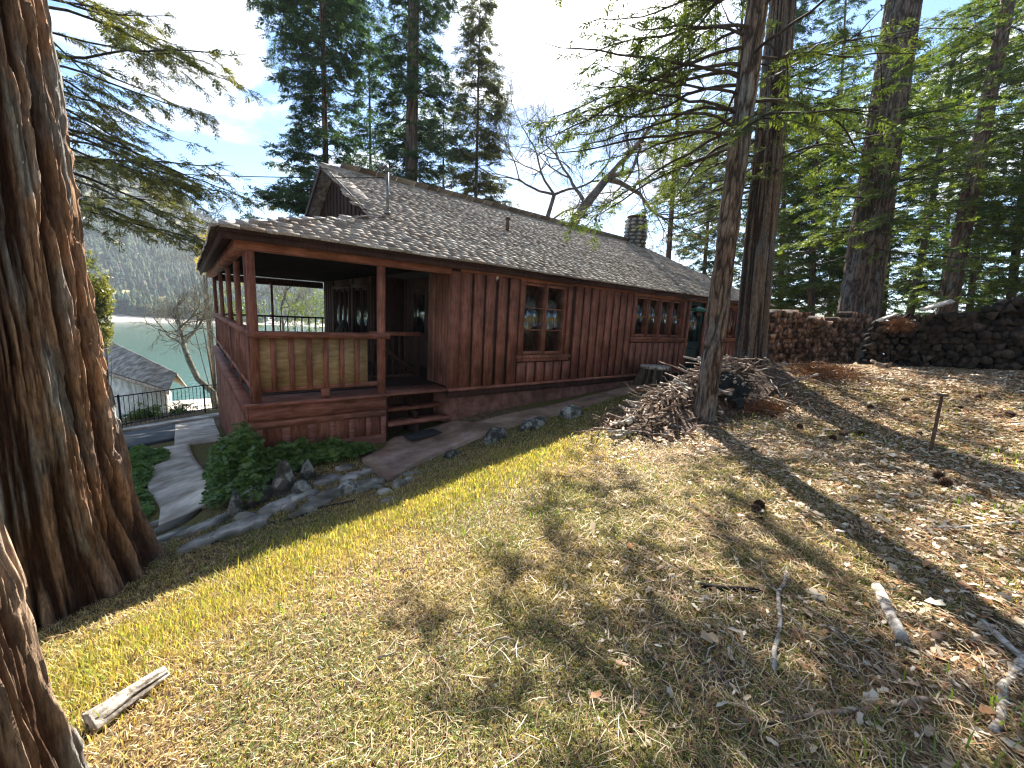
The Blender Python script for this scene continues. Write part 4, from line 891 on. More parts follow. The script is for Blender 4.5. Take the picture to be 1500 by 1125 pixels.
# ivy
def ivy(name, label, polys, n, hgt, mat=M_ivy, size=.06, seed=2):
    rg = np.random.default_rng(seed); O = []
    for (cx_, cy_, rx, ry, rot, hs) in polys:
        k = int(n*rx*ry/sum(p[2]*p[3] for p in polys)); a_ = rg.uniform(0, 2*PI, k); r_ = np.sqrt(rg.random(k)); u, v = rx*r_*np.cos(a_), ry*r_*np.sin(a_)
        X = cx_+u*math.cos(rot)-v*math.sin(rot); Y = cy_+u*math.sin(rot)+v*math.cos(rot)
        lump = .15+1.5*fbm(X*4, Y*4, seed, 3)**1.3; H_ = hgt*hs*np.sqrt(np.clip(1-r_**2*.92, 0, 1))*lump
        O.append(np.stack([X, Y, gz(X, Y)+H_*rg.uniform(.35, 1., k)**.5+.01], -1))
    O = np.concatenate(O); k = len(O); D = rg.normal(0, 1, (k, 3)); D[:, 2] = np.abs(D[:, 2])*.3-.25
    Nn = np.array([0, -.25, 1.])+rg.normal(0, .45, (k, 3)); D /= np.linalg.norm(D, axis=1, keepdims=True); S = np.cross(D, Nn); S /= np.linalg.norm(S, axis=1, keepdims=True); U = np.cross(S, D)
    l = (size*rg.uniform(.45, 1.6, k))[:, None]
    V = np.stack([O, O+D*l*.35+S*l*.55-U*l*.1, O+D*l*.95+S*l*.28-U*l*.12, O+D*l*1.2-U*l*.2, O+D*l*.95-S*l*.28-U*l*.12, O+D*l*.35-S*l*.55-U*l*.1], 1).reshape(-1, 3)
    b_ = np.arange(k)[:, None]*6; F = np.concatenate([b_+np.array([[0, 1, 2, 3]]), b_+np.array([[0, 3, 4, 5]])])
    m = MB()
    o = mk(name, V, F, mat); tag(o, label, 'ivy', kind='stuff'); return o
ivy('ivy', 'ivy mound climbing the porch corner above the walkway', [(-.16, .35, .30, 1.5, .05, 1.25), (-.2, -.35, .32, .5, .1, .9), (-.2, 1.9, .22, 1.2, 0, .9)], 9000, .50, size=.042)
ivy('ivy', 'dark low ivy strip under the porch front skirt', [(.75, -.28, .85, .28, .05, 1.), (.3, -.35, .5, .3, 0, 1.)], 6500, .24, size=.04, seed=5)
ivy('ivy', 'bright ivy patch left of the concrete walkway', [(-1.65, 2.6, .45, 1.3, -.05, 1.), (-1.5, 4.2, .5, .8, 0, 1.), (-1.45, 1.0, .35, 1.1, .1, .8)], 9000, .34, mat=M_ivy2, size=.042, seed=6)
# rocks
def rock(name, label, px, py, w_, d_, h_, mat=M_rock, seed=1, pos=None, peak=0., group=None, rot=None):
    rg = np.random.default_rng(seed); p = hit(px, py) if pos is None else np.array([*pos, g1(*pos)])
    n1, n2 = 14, 22; th = np.linspace(0, PI, n1)[:, None]; ph = np.linspace(0, 2*PI, n2, endpoint=False)[None]
    x = np.sin(th)*np.cos(ph); y = np.sin(th)*np.sin(ph); z = np.cos(th)*np.ones_like(ph); s = seed*3.7
    r_ = .72+.6*fbm(x*1.4+s, y*1.4, z*1.4, 2)+.18*(fbm(x*5+s, y*5, z*5, 3)-.5)
    q = np.sign(z)*np.abs(z)**(1.0); tap = 1-peak*np.clip(z, 0, 1)*.65
    a_ = rg.uniform(0, 3) if rot is None else rot; X = x*r_*w_/2*tap; Y = y*r_*d_/2*tap; Zz = q*r_*h_*(1 if peak == 0 else 1.15)
    V = np.stack([X*math.cos(a_)-Y*math.sin(a_), X*math.sin(a_)+Y*math.cos(a_), Zz+h_*.05], -1).reshape(-1, 3)
    idx = np.arange(n1*n2).reshape(n1, n2); nxt = np.roll(idx, -1, 1); F = np.stack([idx[:-1], idx[1:], nxt[1:], nxt[:-1]], -1).reshape(-1, 4)
    o = mk(name, V, F, mat, smooth=True); o.location = [float(v) for v in p]; tag(o, label, 'rock', group); return o
rock('rock', 'rounded lichen spotted boulder by the path nearest the steps', 725, 643, .52, .34, .20, seed=1, rot=.5)
rock('rock', 'long low mossy boulder in the middle of the path edge', 782, 625, .62, .30, .14, seed=2, rot=.15)
rock('rock', 'speckled boulder at the end of the path beside the sticks', 836, 610, .55, .34, .18, seed=3, rot=.2)
rock('rock', 'small dark flat rock at the slab edge below the steps', 662, 668, .28, .18, .08, seed=4, rot=.3)
rock('rock', 'upright pointed grey rock in front of the ivy', 416, 720, .26, .20, .30, seed=5, peak=.6, rot=.4)
rock('rock', 'smaller pointed grey rock right of the upright one', 452, 700, .22, .18, .20, seed=6, peak=.5)
rock('rock', 'broad dark boulder left of the upright pointed rock', 375, 735, .46, .32, .20, seed=7, rot=.3)
rock('rock', 'small upright rock at the lower left end of the border', 345, 752, .16, .14, .20, seed=8, peak=.5)
rock('rock', 'black rounded rock on the flagstones', 512, 720, .26, .20, .15, mat=M_rock, seed=9)
rock('rock', 'dark rock tucked right of the upright pointed rock', 440, 722, .24, .2, .14, seed=10)
rr_ = [(360,760),(395,752),(425,745),(462,735),(492,728),(530,722),(548,716),(565,722),(585,712),(600,705),(575,735),(605,695),(380,772),(445,752)]
for k_, (px, py) in enumerate(rr_): rock('edging_stone', 'small pale broken edging stone between flagstones and grass', px, py, rng.uniform(.14, .28), rng.uniform(.10, .18), rng.uniform(.04, .08), seed=40+k_, group='edging stones along the flagstone bed', mat=M_flag)
# flagstones
def flag(px, py, r, seed, k=7, sq=.6, rot=0.3):
    rg = np.random.default_rng(seed); p = hit(px, py); a_ = np.sort(rg.uniform(0, 2*PI, k)+0)+0; a_ = np.linspace(0, 2*PI, k, endpoint=False)+rg.uniform(-.25, .25, k)
    R_ = r*rg.uniform(.78, 1.15, k); poly = [(p[0]+R*math.cos(t)*math.cos(rot)-R*sq*math.sin(t)*math.sin(rot), p[1]+R*math.cos(t)*math.sin(rot)+R*sq*math.sin(t)*math.cos(rot)) for R, t in zip(R_, a_)]
    m = MB(); m.prism(poly, lambda x, y: g1(x, y)-.06, lambda x, y: g1(x, y)+.035); o = recenter(m.build('flagstone', M_flag)); tag(o, 'flat irregular grey flagstone set beside the porch slab', 'flagstone', 'flagstones leading from the slab to the walkway')
for k_, (px, py, r) in enumerate([(480,706,.24),(520,700,.20),(545,690,.16),(440,730,.22),(490,722,.2),(535,712,.2),(405,742,.2),(462,742,.2),(350,775,.30),(300,772,.26),(255,770,.30),(240,792,.28),(300,795,.26),(215,775,.22),(505,688,.14),(560,706,.14)]): flag(px, py, r, 70+k_)
#@@SCATTER
def stickmesh(seed, L_=1., r=.03, bend=.08, forks=0, k=7, taper=.5):
    rg = np.random.default_rng(seed); n_ = 9; t = np.linspace(0, 1, n_); P = np.zeros((n_, 3)); P[:, 0] = (t-.5)*L_; P[:, 1] = np.cumsum(rg.normal(0, bend, n_))*L_*.35; P[:, 2] = np.cumsum(rg.normal(0, bend*.6, n_))*L_*.25; P[:, 2] -= P[:, 2].mean()
    m = MB(); m.tube(P, r*(1-taper*t)*rg.uniform(.85, 1.1, n_), k)
    for f in range(forks):
        i = rg.integers(2, n_-2); d = np.array([rg.uniform(.3, 1), rg.choice([-1, 1])*rg.uniform(.5, 1), rg.uniform(-.1, .3)]); d /= np.linalg.norm(d); l = L_*rg.uniform(.12, .35)
        Q = P[i]+d*np.linspace(0, l, 5)[:, None]+np.cumsum(rg.normal(0, .02*L_, (5, 3)), 0); m.tube(Q, np.linspace(r*.55, r*.15, 5), 4)
    return m
def inst(mesh, name, loc, rot, sc, label, cat, group=None):
    o = bpy.data.objects.new(name, mesh); COL.objects.link(o); o.location = [float(v) for v in loc]; o.rotation_euler = rot; o.scale = (sc,)*3 if not isinstance(sc, tuple) else sc
    tag(o, label, cat, group); return o
protos = []
for s_ in range(10):
    m = stickmesh(100+s_, 1., [.022, .018, .014, .030, .012, .02, .034, .010, .016, .008][s_], .05, forks=[0, 1, 0, 0, 2, 1, 0, 3, 0, 3][s_]); o = m.build('stick', M_stick if s_ not in (6, 1) else M_greywood, smooth=True); protos.append(o.data); bpy.data.objects.remove(o)
# the stick pile round tree A, heaped
def heap(x, y):
    r1 = ((x-6.35)/1.6)**2+((y+2.6)/.62)**2; r2 = ((x-8.0)/1.6)**2+((y+2.45)/.9)**2
    return .50*math.exp(-r1*1.2)+.50*math.exp(-r2*1.3)
for i in range(298):
    if i < 190: x, y = rng.normal(6.1, .85), rng.normal(-2.6, .34)
    else: x, y = rng.normal(8.2, .8), rng.normal(-2.5, .5)
    if math.hypot(x-6.02, y+3.12) < .4: y += .6
    hz = heap(x, y)*rng.uniform(.35, 1.) if i > 25 else .02
    L_ = rng.uniform(.45, 1.25)
    inst(protos[rng.integers(0, 10)], 'stick', (x, y, g1(x, y)+hz+.03), (rng.normal(0, .3), rng.normal(.12, .22), rng.normal(math.radians(35), .65)), (L_, rng.uniform(.8, 1.3), rng.uniform(.8, 1.3)), 'dead stick or cut branch in the heap around the slim trunk', 'stick', 'sticks heaped around the slim trunk')
# soil/bark mound below the sticks
tx, ty = np.meshgrid(np.linspace(4.6, 10, 90), np.linspace(-3.4, -1.3, 50)); hz = np.vectorize(heap)(tx, ty)*.75*(.6+.8*fbm(tx*5, ty*5, 0, 3))-.03
idx = np.arange(tx.size).reshape(tx.shape); Fq = np.stack([idx[:-1, :-1], idx[:-1, 1:], idx[1:, 1:], idx[1:, :-1]], -1).reshape(-1, 4)
o = mk('brush_debris', np.stack([tx, ty, gz(tx, ty)+hz], -1).reshape(-1, 3), Fq, M_debris, smooth=True); tag(o, 'low mound of bark and needles under the stick heap', 'debris', kind='stuff')
# chunk leaning sticks nearer the path
for k_, (px, py, L_, az_, lb) in enumerate([(975, 640, .5, .9, 'short cut log lying before the stick pile'), (1000, 632, .75, 2.2, 'thick slanting log at the front of the stick pile'), (905, 622, .9, .5, 'long thin pale branch pointing at the path')]):
    p = hit(px, py); inst(protos[[3, 6, 2][k_]], 'cut_log', (p[0], p[1], p[2]+.06), (0, -.1, az_), (L_, 1.3, 1.3), lb, 'log')
# tarp
tx, ty = np.meshgrid(np.linspace(0, 1, 40), np.linspace(0, 1, 30)); X = 6.6+.8*tx-.1*ty; Y = -3.45+.5*ty+.2*tx
Zt = gz(X, Y)+np.vectorize(heap)(X, Y)*.8+.04+.16*np.sin(PI*np.clip(ty*.9+.1, 0, 1))*np.sin(PI*np.clip(tx, .02, .98))+.20*(fbm(tx*7, ty*7, 0, 3)-.5)+.07*np.abs(np.sin(tx*11+ty*9+3*fbm(tx*3, ty*3, 1, 2)))
idx = np.arange(tx.size).reshape(tx.shape); Fq = np.stack([idx[:-1, :-1], idx[:-1, 1:], idx[1:, 1:], idx[1:, :-1]], -1).reshape(-1, 4)
tag(recenter(mk('plastic_tarp', np.stack([X, Y, Zt], -1).reshape(-1, 3), Fq, M_tarp)), 'crumpled black plastic sheet on the ground right of the slim trunk', 'tarp')
# stump
sp = np.array([8.3, -.72]); zs = g1(*sp); S_ = thing('tree_stump', 'wide cut tree stump standing against the cabin wall', 'stump', (sp[0], sp[1], zs))
trunk_mesh('trunk', [(sp[0], sp[1], zs-.3), (sp[0], sp[1], zs), (sp[0], sp[1], zs+.30), (sp[0], sp[1], zs+.47)], [.52, .5, .40, .37], S_, 'cedar', 130, 60, .035, ((.04, .028, .02), (.2, .15, .11)), .15, 51.)
m = MB(); m.tube([(sp[0], sp[1], zs+.40), (sp[0], sp[1], zs+.465)], [.36, .34], 26); m.build('cut_face', M_greywood, S_)
o = inst(protos[3], 'wood_block', pt(1000, 552, 9.6)+np.array([0, 0, -.0]), (.1, -1.1, .4), (.5, 2.2, 2.2), 'short grey board end standing beside the stump', 'board')
# firewood piles
def logproto(kind, seed):
    rg = np.random.default_rng(seed); m = MB(); n_ = 11 if kind == 'round' else 4; kd = kind; kind = 'split' if kd == 'split' else 'round'
    a_ = np.linspace(0, 2*PI, n_, endpoint=False)
    if kd == 'round': R = .5*rg.uniform(.88, 1.05, n_); P = np.stack([R*np.cos(a_), R*np.sin(a_)], -1)
    else:
        P = np.array([[(-.5, -.35), (.45, -.42), (.38, .2), (-.1, .5)], [(-.5, -.4), (.55, -.3), (.3, .15), (.0, .5)], [(-.45, -.1), (.1, -.5), (.5, .1), (-.2, .45)]][seed % 3])+rg.uniform(-.14, .14, (4, 2)); n_ = 4
    V = [(x, -.5, z) for x, z in P]+[(x*rg.uniform(.9, 1.05), .5, z) for x, z in P]+[(P[:, 0].mean(), -.5, P[:, 1].mean())]
    m.add(V, [(i, (i+1) % n_, n_+(i+1) % n_, n_+i) for i in range(n_)]+[((i+1) % n_, i, 2*n_) for i in range(n_)]+[tuple(range(2*n_-1, n_-1, -1))])
    o = m.build(kind+'_log', M_logend if kind == 'split' else M_logdk); d = o.data; d.materials.append(M_logbark if kind == 'split' else M_logend2)
    for pl in d.polygons:
        if n_ <= pl.index: pl.material_index = 0 if kind == 'split' else 1
        else: pl.material_index = 1 if kind == 'split' else 0
    bpy.data.objects.remove(o); return d
sp_ = [logproto('split', 200+i) for i in range(8)]; rp_ = [logproto('round', 300+i) for i in range(4)]+[logproto('shaded_split', 310+i) for i in range(8)]
def pile(A, B, h0, h1, cell, pr, name, label, cat, group, depth=.42, zb=None):
    A = np.array(A[:2]); B = np.array(B[:2]); L_ = np.linalg.norm(B-A); d = (B-A)/L_; nrm = np.array([d[1], -d[0]]); az_ = math.atan2(d[1], d[0]); n = int(L_/cell)
    for i in range(n):
        for j in range(40):
            f = (i+.5)/n; hh_ = h0+(h1-h0)*f+.12*math.sin(f*9)
            if (j+.6)*cell*.86 > hh_: break
            q = A+d*((i+.5+(.5 if j % 2 else 0))*cell+rng.uniform(-.2, .2)*cell)+nrm*rng.uniform(-.06, .09)
            zz_ = (g1(*(A+d*(f*L_))))+(j+.5)*cell*.86+rng.uniform(-.012, .012)
            s = cell*rng.uniform(1.1, 1.42)
            inst(pr[rng.integers(0, len(pr))], name, (q[0], q[1], zz_), (rng.normal(0, .03), rng.uniform(0, 2*PI), az_+rng.normal(0, .07)), (s, depth*rng.uniform(.9, 1.1), s), label, cat, group)
P1a, P1b = pt(1118, 500, 11.2), pt(1262, 500, 12.6)
pile(P1a, P1b, 1.52, 1.40, .165, sp_, 'split_log', 'split reddish log in the stack behind the fluted cedar', 'firewood', 'split logs stacked behind the fluted cedar')
P2a, P2b = pt(1262, 520, 11.0), pt(1560, 520, 8.9)
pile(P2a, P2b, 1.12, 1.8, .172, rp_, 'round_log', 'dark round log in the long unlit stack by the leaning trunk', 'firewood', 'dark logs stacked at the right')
mb_ = MB(); A_ = np.array(P2a[:2]); B_ = np.array(P2b[:2]); L2 = np.linalg.norm(B_-A_); dd_ = (B_-A_)/L2; nn_ = np.array([dd_[1], -dd_[0]])  # unseen rear row, added so no light shows through the stack
for i in range(int(L2/.2)):
    for j in range(12):
        f = (i+.5)/(L2/.2)
        if (j+.7)*.17 > 1.05+.68*f: break
        q = A_+dd_*((i+.5*(j % 2)+.5)*.2)-nn_*.55; z_ = g1(*(A_+dd_*f*L2))+(j+.5)*.17; rr2 = rng.uniform(.095, .125)
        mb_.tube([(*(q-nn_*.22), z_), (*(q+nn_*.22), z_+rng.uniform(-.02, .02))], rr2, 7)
tag(mb_.build('gap_filler_logs', M_logdk), 'added rear row of dark logs blocking light through the stack gaps', 'firewood', kind='stuff')
# sheet of boards laid over the pile
d2 = (P2b-P2a)[:2]; d2 /= np.linalg.norm(d2)
for k_, (px, py, L_, w_, lb) in enumerate([(1372, 448, .5, .55, 'pale slanting board lying on top of the dark woodpile'), (1300, 466, .34, .25, 'small grey board on the low end of the dark woodpile')]):
    t_ = 10.2-(px-1262)/338*2.2; c = pt(px, py, t_); m = MB(); m.beam((-L_/2, 0, -.10+.02*k_), (L_/2, 0, .12), w_, .03); o = m.build('board', M_greywood); o.location = [float(v) for v in c]; o.rotation_euler = (.15, 0, math.atan2(d2[1], d2[0])+rng.normal(0, .12)); tag(o, lb, 'board')
# roots/brush clutter at the foot of tree B and before the piles
for i in range(46):
    px, py = rng.uniform(1085, 1275), rng.uniform(528, 600); p = hit(px, py); L_ = rng.uniform(.3, .9)
    inst(protos[rng.choice([2, 4, 7, 8, 9])], 'fallen_twig', (p[0], p[1], p[2]+rng.uniform(.03, .14)), (0, rng.normal(0, .12), rng.uniform(0, PI)), (L_, 1, 1), 'dead twig in the brushy litter before the firewood', 'twig', 'dead twigs littered before the firewood')
lg = [(1262, 525, .6, 'pale cut log end lying before the dark woodpile'), (1285, 540, .5, 'second short grey log in front of the dark woodpile')]
for k_, (px, py, L_, lb) in enumerate(lg): p = hit(px, py); inst(protos[3], 'cut_log', (p[0], p[1], p[2]+.12), (0, -.15, .3+k_), (L_, 2.4, 2.4), lb, 'log')
# stake
p = hit(1362, 665); q = pt(1380, 580, np.dot(p-CAMP, _F)); K_ = thing('metal_stake', 'bent rusty stake with a flat head stuck in the litter', 'stake', tuple(float(v) for v in p))
m = MB(); m.tube([p-(0, 0, .1), p*.6+q*.4+(0, 0, .01), p*.2+q*.8, q], [.016, .018, .015, .013], 8); m.build('shaft', M_rust, K_); m = MB(); m.tube([q, q+(0, 0, .02)], [.055, .05], 12); m.build('head', M_rust, K_)
# foreground logs and branches
def lay(mesh_seed, p0, p1, r, mat, name, label, cat, bend=.04, forks=0, lift=.05, k=12, taper=.15, hits=True):
    A = hit(*p0); B = hit(*p1); L_ = np.linalg.norm(B-A); m = stickmesh(mesh_seed, L_, r, bend, forks, k, taper); o = m.build(name, mat, smooth=True)
    mid = (A+B)/2; v = Vector(B-A); o.rotation_euler = v.to_track_quat('X', 'Z').to_euler(); o.location = (mid[0], mid[1], float(mid[2])+r*lift+.01); tag(o, label, cat); return o
LG = thing('weathered_log', 'bleached split log lying in the yellow grass at the lower left', 'log', tuple(float(v) for v in hit(195, 1030)))
A, B = hit(130, 1075)+(0, 0, .045), hit(246, 995)+(0, 0, .05)
nn, kk = 60, 40; t = np.linspace(0, 1, nn)[:, None]; th = np.linspace(0, 2*PI, kk, endpoint=False)[None]; rad_ = .062*(1-.45*t)*(1+.30*(fbm(np.cos(th)*2.2, np.sin(th)*2.2, t*1.5, 3)-.5)*2)-.012*np.clip(1-np.abs(2*fbm(np.cos(th)*4, np.sin(th)*4, t*2, 2)-1)*4, 0, 1); rad_[0] *= .2; rad_[-1] *= .3
d_ = (B-A)/np.linalg.norm(B-A); s1 = np.cross(d_, [0, 0, 1.]); s1 /= np.linalg.norm(s1); s2 = np.cross(s1, d_)
V = (A+(B-A)*t)[:, None]+rad_[..., None]*(s1*np.cos(th)[..., None]+s2*np.sin(th)[..., None]*.8)
idx = np.arange(nn*kk).reshape(nn, kk); nxt = np.roll(idx, -1, 1); mk('bole', V.reshape(-1, 3), np.stack([idx[:-1], nxt[:-1], nxt[1:], idx[1:]], -1).reshape(-1, 4), M_greywood, LG, smooth=True)
lay(401, (1283, 865), (1322, 945), .030, M_greywood, 'cut_log', 'pale cut branch stub lying in the tree shadow', 'log', .01, 0, .6, 14, .02)
lay(402, (1025, 862), (1115, 868), .018, M_logdk, 'charred_stick', 'short black stick lying in the dry grass', 'stick', .015, 0, .5)
lay(403, (1140, 985), (1165, 835), .012, M_greywood, 'fallen_branch', 'thin grey curved twig standing out at the centre right', 'branch', .06, 1)
lay(404, (1085, 1065), (1400, 1040), .012, M_stick, 'fallen_branch', 'long thin curved branch across the lower right litter', 'branch', .05, 2)
lay(405, (1430, 905), (1495, 965), .017, M_greywood, 'fallen_branch', 'thick pale bent branch at the right edge, upper piece', 'branch', .03, 1)
lay(406, (1497, 960), (1455, 1080), .019, M_greywood, 'fallen_branch', 'thick pale bent branch at the right edge, lower piece', 'branch', .03, 0)
lay(407, (930, 800), (1010, 850), .012, M_stick, 'fallen_branch', 'straight brown stick in the middle of the lawn', 'branch', .02, 0)
lay(408, (1360, 775), (1480, 765), .02, M_greywood, 'fallen_branch', 'flat bleached branch near the right edge above the shadow', 'branch', .03, 1)
lay(409, (1190, 960), (1260, 990), .009, M_stick, 'fallen_branch', 'fine forked twig below the charred stick', 'branch', .06, 3)
lay(410, (960, 830), (900, 790), .008, M_stick, 'fallen_branch', 'short fine twig left of the straight brown stick', 'branch', .06, 1)
lay(411, (1290, 920), (1180, 900), .008, M_stick, 'fallen_branch', 'fine straight twig pointing at the pale cut stub', 'branch', .05, 1)
lay(412, (150, 925), (185, 905), .02, M_stick, 'fallen_branch', 'broken bark strip in the shade by the massive trunk', 'branch', .03, 0)
lay(413, (270, 850), (320, 825), .008, M_greywood, 'fallen_branch', 'thin pale twig in the shade beside the massive trunk', 'branch', .05, 1)
tw = []
for s_ in range(6):
    m = stickmesh(500+s_, 1., .0065, .09, forks=[0, 2, 1, 3, 1, 2][s_], k=5, taper=.7); o = m.build('twig', M_stick if s_ % 2 else M_greywood, smooth=True); tw.append(o.data); bpy.data.objects.remove(o)
for i in range(110):
    px, py = rng.uniform(560, 1500), rng.uniform(640, 1120)
    if px < 900 and rng.random() < .6 or py > 1000: continue
    p = hit(px, py); inst(tw[i % 6], 'ground_twig', (p[0], p[1], p[2]+.015), (0, rng.normal(0, .05), rng.uniform(0, PI)), (rng.uniform(.12, .42), rng.uniform(.6, 1.), rng.uniform(.6, 1.)), 'slender dead twig lying loose on the needles and grass', 'twig', 'slender twigs strewn on the open ground')
# black hose
hp = [hit(x_, y_)+(0, 0, .015) for x_, y_ in [(310, 800), (340, 782), (380, 770), (430, 762), (470, 745), (520, 735)]]
m = MB(); m.tube(hp, .011, 6); tag(recenter(m.build('garden_hose', M_black)), 'thin black hose snaking through the shaded grass', 'hose')
for k_, (px, py, sz, nn_, lb) in enumerate([(1205, 548, .55, 5200, 'heap of rust coloured dry needles before the split firewood'), (1318, 478, .17, 800, 'dry orange frond bundle hanging on the dark woodpile'), (1118, 600, .3, 1500, 'small rusty tuft of dry needles beside the black plastic')]):
    p = hit(px, py) if k_ != 1 else pt(px, py, 9.7); rg = np.random.default_rng(900+k_); O = p+rg.normal(0, 1, (nn_, 3))*np.array([sz, sz*.7, sz*.16 if k_ != 1 else sz*.5])*.6; O[:, 2] = np.abs(O[:, 2]-p[2])+p[2]
    D = rg.normal(0, 1, (nn_, 3)); D[:, 2] *= .45; f = Foliage(); f.add(O, D, rg.uniform(.10, .24, nn_), rg.normal(0, 1, (nn_, 3))); V, F = f.mesh(1, .035, 1., .5)
    o = mk('dry_needles', V, F, M_rustn); tag(o, lb, 'litter', kind='stuff')
# pine cones
m = MB()
for r_ in range(9):
    zc = -.045+r_*.0115; R = .036*math.sin(PI*(r_+1.6)/11.); n_ = 9
    for q in range(n_):
        a_ = (q+.5*(r_ % 2))*2*PI/n_; c, s = math.cos(a_), math.sin(a_); w_ = .35
        m.add([(R*.4*math.cos(a_-w_), R*.4*math.sin(a_-w_), zc), (R*.4*math.cos(a_+w_), R*.4*math.sin(a_+w_), zc), (R*1.1*math.cos(a_+w_*.8), R*1.1*math.sin(a_+w_*.8), zc+.010), (R*1.3*c, R*1.3*s, zc+.018), (R*1.1*math.cos(a_-w_*.8), R*1.1*math.sin(a_-w_*.8), zc+.010), (R*.7*c, R*.7*s, zc-.008)],
              [(0, 1, 2, 3, 4), (5, 4, 3), (5, 3, 2), (0, 4, 5), (5, 2, 1)])
o = m.build('pine_cone', M_cone); cone = o.data; bpy.data.objects.remove(o)
for k_, (px, py) in enumerate([(1430, 584), (1405, 600), (1345, 638), (1375, 703), (1382, 712), (1220, 645), (1235, 640), (1170, 628), (1110, 745), (1108, 752), (1130, 612), (1260, 640), (1325, 588), (1480, 610), (1275, 600)]):
    p = hit(px, py); inst(cone, 'pine_cone', (p[0], p[1], p[2]+.04), (rng.uniform(1, 2), rng.uniform(-1, 1), rng.uniform(0, 6)), rng.uniform(.8, 1.15), 'dark open pine cone lying on the leaf litter', 'pine cone', 'pine cones on the litter')
#@@GRASS
def scatter(n, r0, r1, pw, azr=(-14, 112)):
    a_ = np.radians(rng.uniform(azr[0], azr[1], n)); u = rng.random(n); r_ = (r0**pw+(r1**pw-r0**pw)*u)**(1/pw)
    return CAMP[0]+r_*np.cos(a_), CAMP[1]+r_*np.sin(a_), r_
def ground_ok(x, y):
    ok = ~((x > -.05) & (x < 16.2) & (y > -.02) & (y < 9))
    edge = np.interp(x, [1.1, 1.3, 1.6, 2.2, 3, 4, 5, 6.4, 8, 10.8], [-1.6, -1.6, -1.35, -1.16, -1.02, -1.08, -1.13, -.95, -.82, -.72])
    ok &= ~((x > 1.25) & (x < 10.8) & (y > edge))
    ok &= ~((x > -1.5) & (x < 1.3) & (y > -1.05+.28*(x+1.)))
    ok &= ~((x < -1.0) & (y > -.3))
    ok &= np.hypot(x+1.71, y+1.6) > .75; ok &= np.hypot(x+1.40, y+4.25) > .3; ok &= np.hypot(x-6.02, y+3.12) > .2
    return ok
def edgeband(x, y):   # lush strip beside the house shadow and along the bank
    yb_ = np.interp(x, [-2, -1.2, .2, 2, 4, 5.2], [-3.35, -3.15, -2.5, -2.3, -2.05, -1.95]); d = y-yb_
    return np.exp(-((d+.25)/.62)**2)*(1-sstep(2.5, 4.8, x))
def blades(name, label, n, r0, r1, pw, hfun, colfun, wfun, flat, mat, keepf):
    x, y, r_ = scatter(n, r0, r1, pw); k = ground_ok(x, y) & keepf(x, y, r_); x, y, r_ = x[k], y[k], r_[k]; n = len(x)
    z = gz(x, y)+micro(x, y); hgt = hfun(x, y, r_, n); wd_ = wfun(r_, n); a_ = rng.uniform(0, 2*PI, n); fl = flat(x, y, n)
    lean = np.stack([np.cos(a_)*fl, np.sin(a_)*fl, np.sqrt(np.clip(1-fl**2, .0, 1))+.03], -1); side = np.stack([-np.sin(a_), np.cos(a_), rng.normal(0, .2, n)], -1)
    b = np.stack([x, y, z+.002+rng.uniform(0, .012, n)*(fl > .8)], -1); mid = b+lean*(hgt*.55)[:, None]; tip = b+lean*hgt[:, None]; tip[:, :2] += np.stack([np.cos(a_), np.sin(a_)], -1)*(hgt*.28*rng.random(n))[:, None]; tip[:, 2] -= hgt*.10
    w_ = (side*wd_[:, None])
    V = np.stack([b-w_*.8, b+w_*.8, mid+w_, tip, mid-w_], 1).reshape(-1, 3); i = np.arange(n)[:, None]*5
    c = colfun(x, y, n)
    o = mk(name, V, [], mat) if False else None
    F = np.concatenate([(i+np.array([[0, 1, 2, 4]]))]); F3 = i+np.array([[4, 2, 3]])
    # quads padded with triangles as separate lists
    F = np.concatenate([F[:, [0, 1, 2]], F[:, [0, 2, 3]], F3])
    o = mk(name, V, F, mat, col=np.repeat(c, 5, 0)); tag(o, label, name.replace('_', ' ').split()[-1], kind='stuff'); return o
def pal(n, cs, ps, var=.25):
    c = np.array(cs)[rng.choice(len(cs), n, p=ps)]; return c*rng.uniform(1-var, 1+var, (n, 1))
def gcol(x, y, n):
    e = edgeband(x, y)[:, None]; g = sstep(.42, .60, fbm(x*.9+4, y*.9, 7, 3))[:, None]
    straw = pal(n, [(.58, .45, .20), (.40, .27, .11), (.68, .58, .34), (.20, .12, .06), (.52, .42, .10)], [.32, .2, .2, .14, .14]); green = pal(n, [(.16, .22, .035), (.30, .32, .06), (.10, .15, .03)], [.45, .35, .2]); yel = pal(n, [(.50, .42, .10), (.42, .42, .09), (.24, .32, .06), (.60, .50, .24)], [.30, .28, .18, .24])
    u = rng.random((n, 1)); c = np.where(u < g*.55, green, straw); return np.where(rng.random((n, 1)) < e*.8, yel, c)
right = lambda x, y: sstep(-.2, 1.2, (x*.55-(y+6.2)*.62+.2))   # needle-litter side
blades('grass', 'short dry and green grass over the sunlit lawn', 430000, .75, 11, 1.0,
       lambda x, y, r_, n: rng.uniform(.014, .034, n)*(1+.9*edgeband(x, y))*(1+.03*r_)+.03*edgeband(x, y)*rng.random(n),
       gcol, lambda r_, n: rng.uniform(.0008, .0015, n)*(1+.28*r_), lambda x, y, n: np.where(rng.random(n) < .62*(1-edgeband(x, y)), rng.uniform(.8, 1., n), rng.uniform(.1, .6, n)), M_grass,
       lambda x, y, r_: rng.random(len(x)) < np.clip(1.0-.95*np.clip(right(x, y)+sstep(3.8, 5.5, x-.4*(y+4)), 0, 1)*(1-sstep(.54, .64, fbm(x*.9+4, y*.9, 7, 3))), .12, 1))
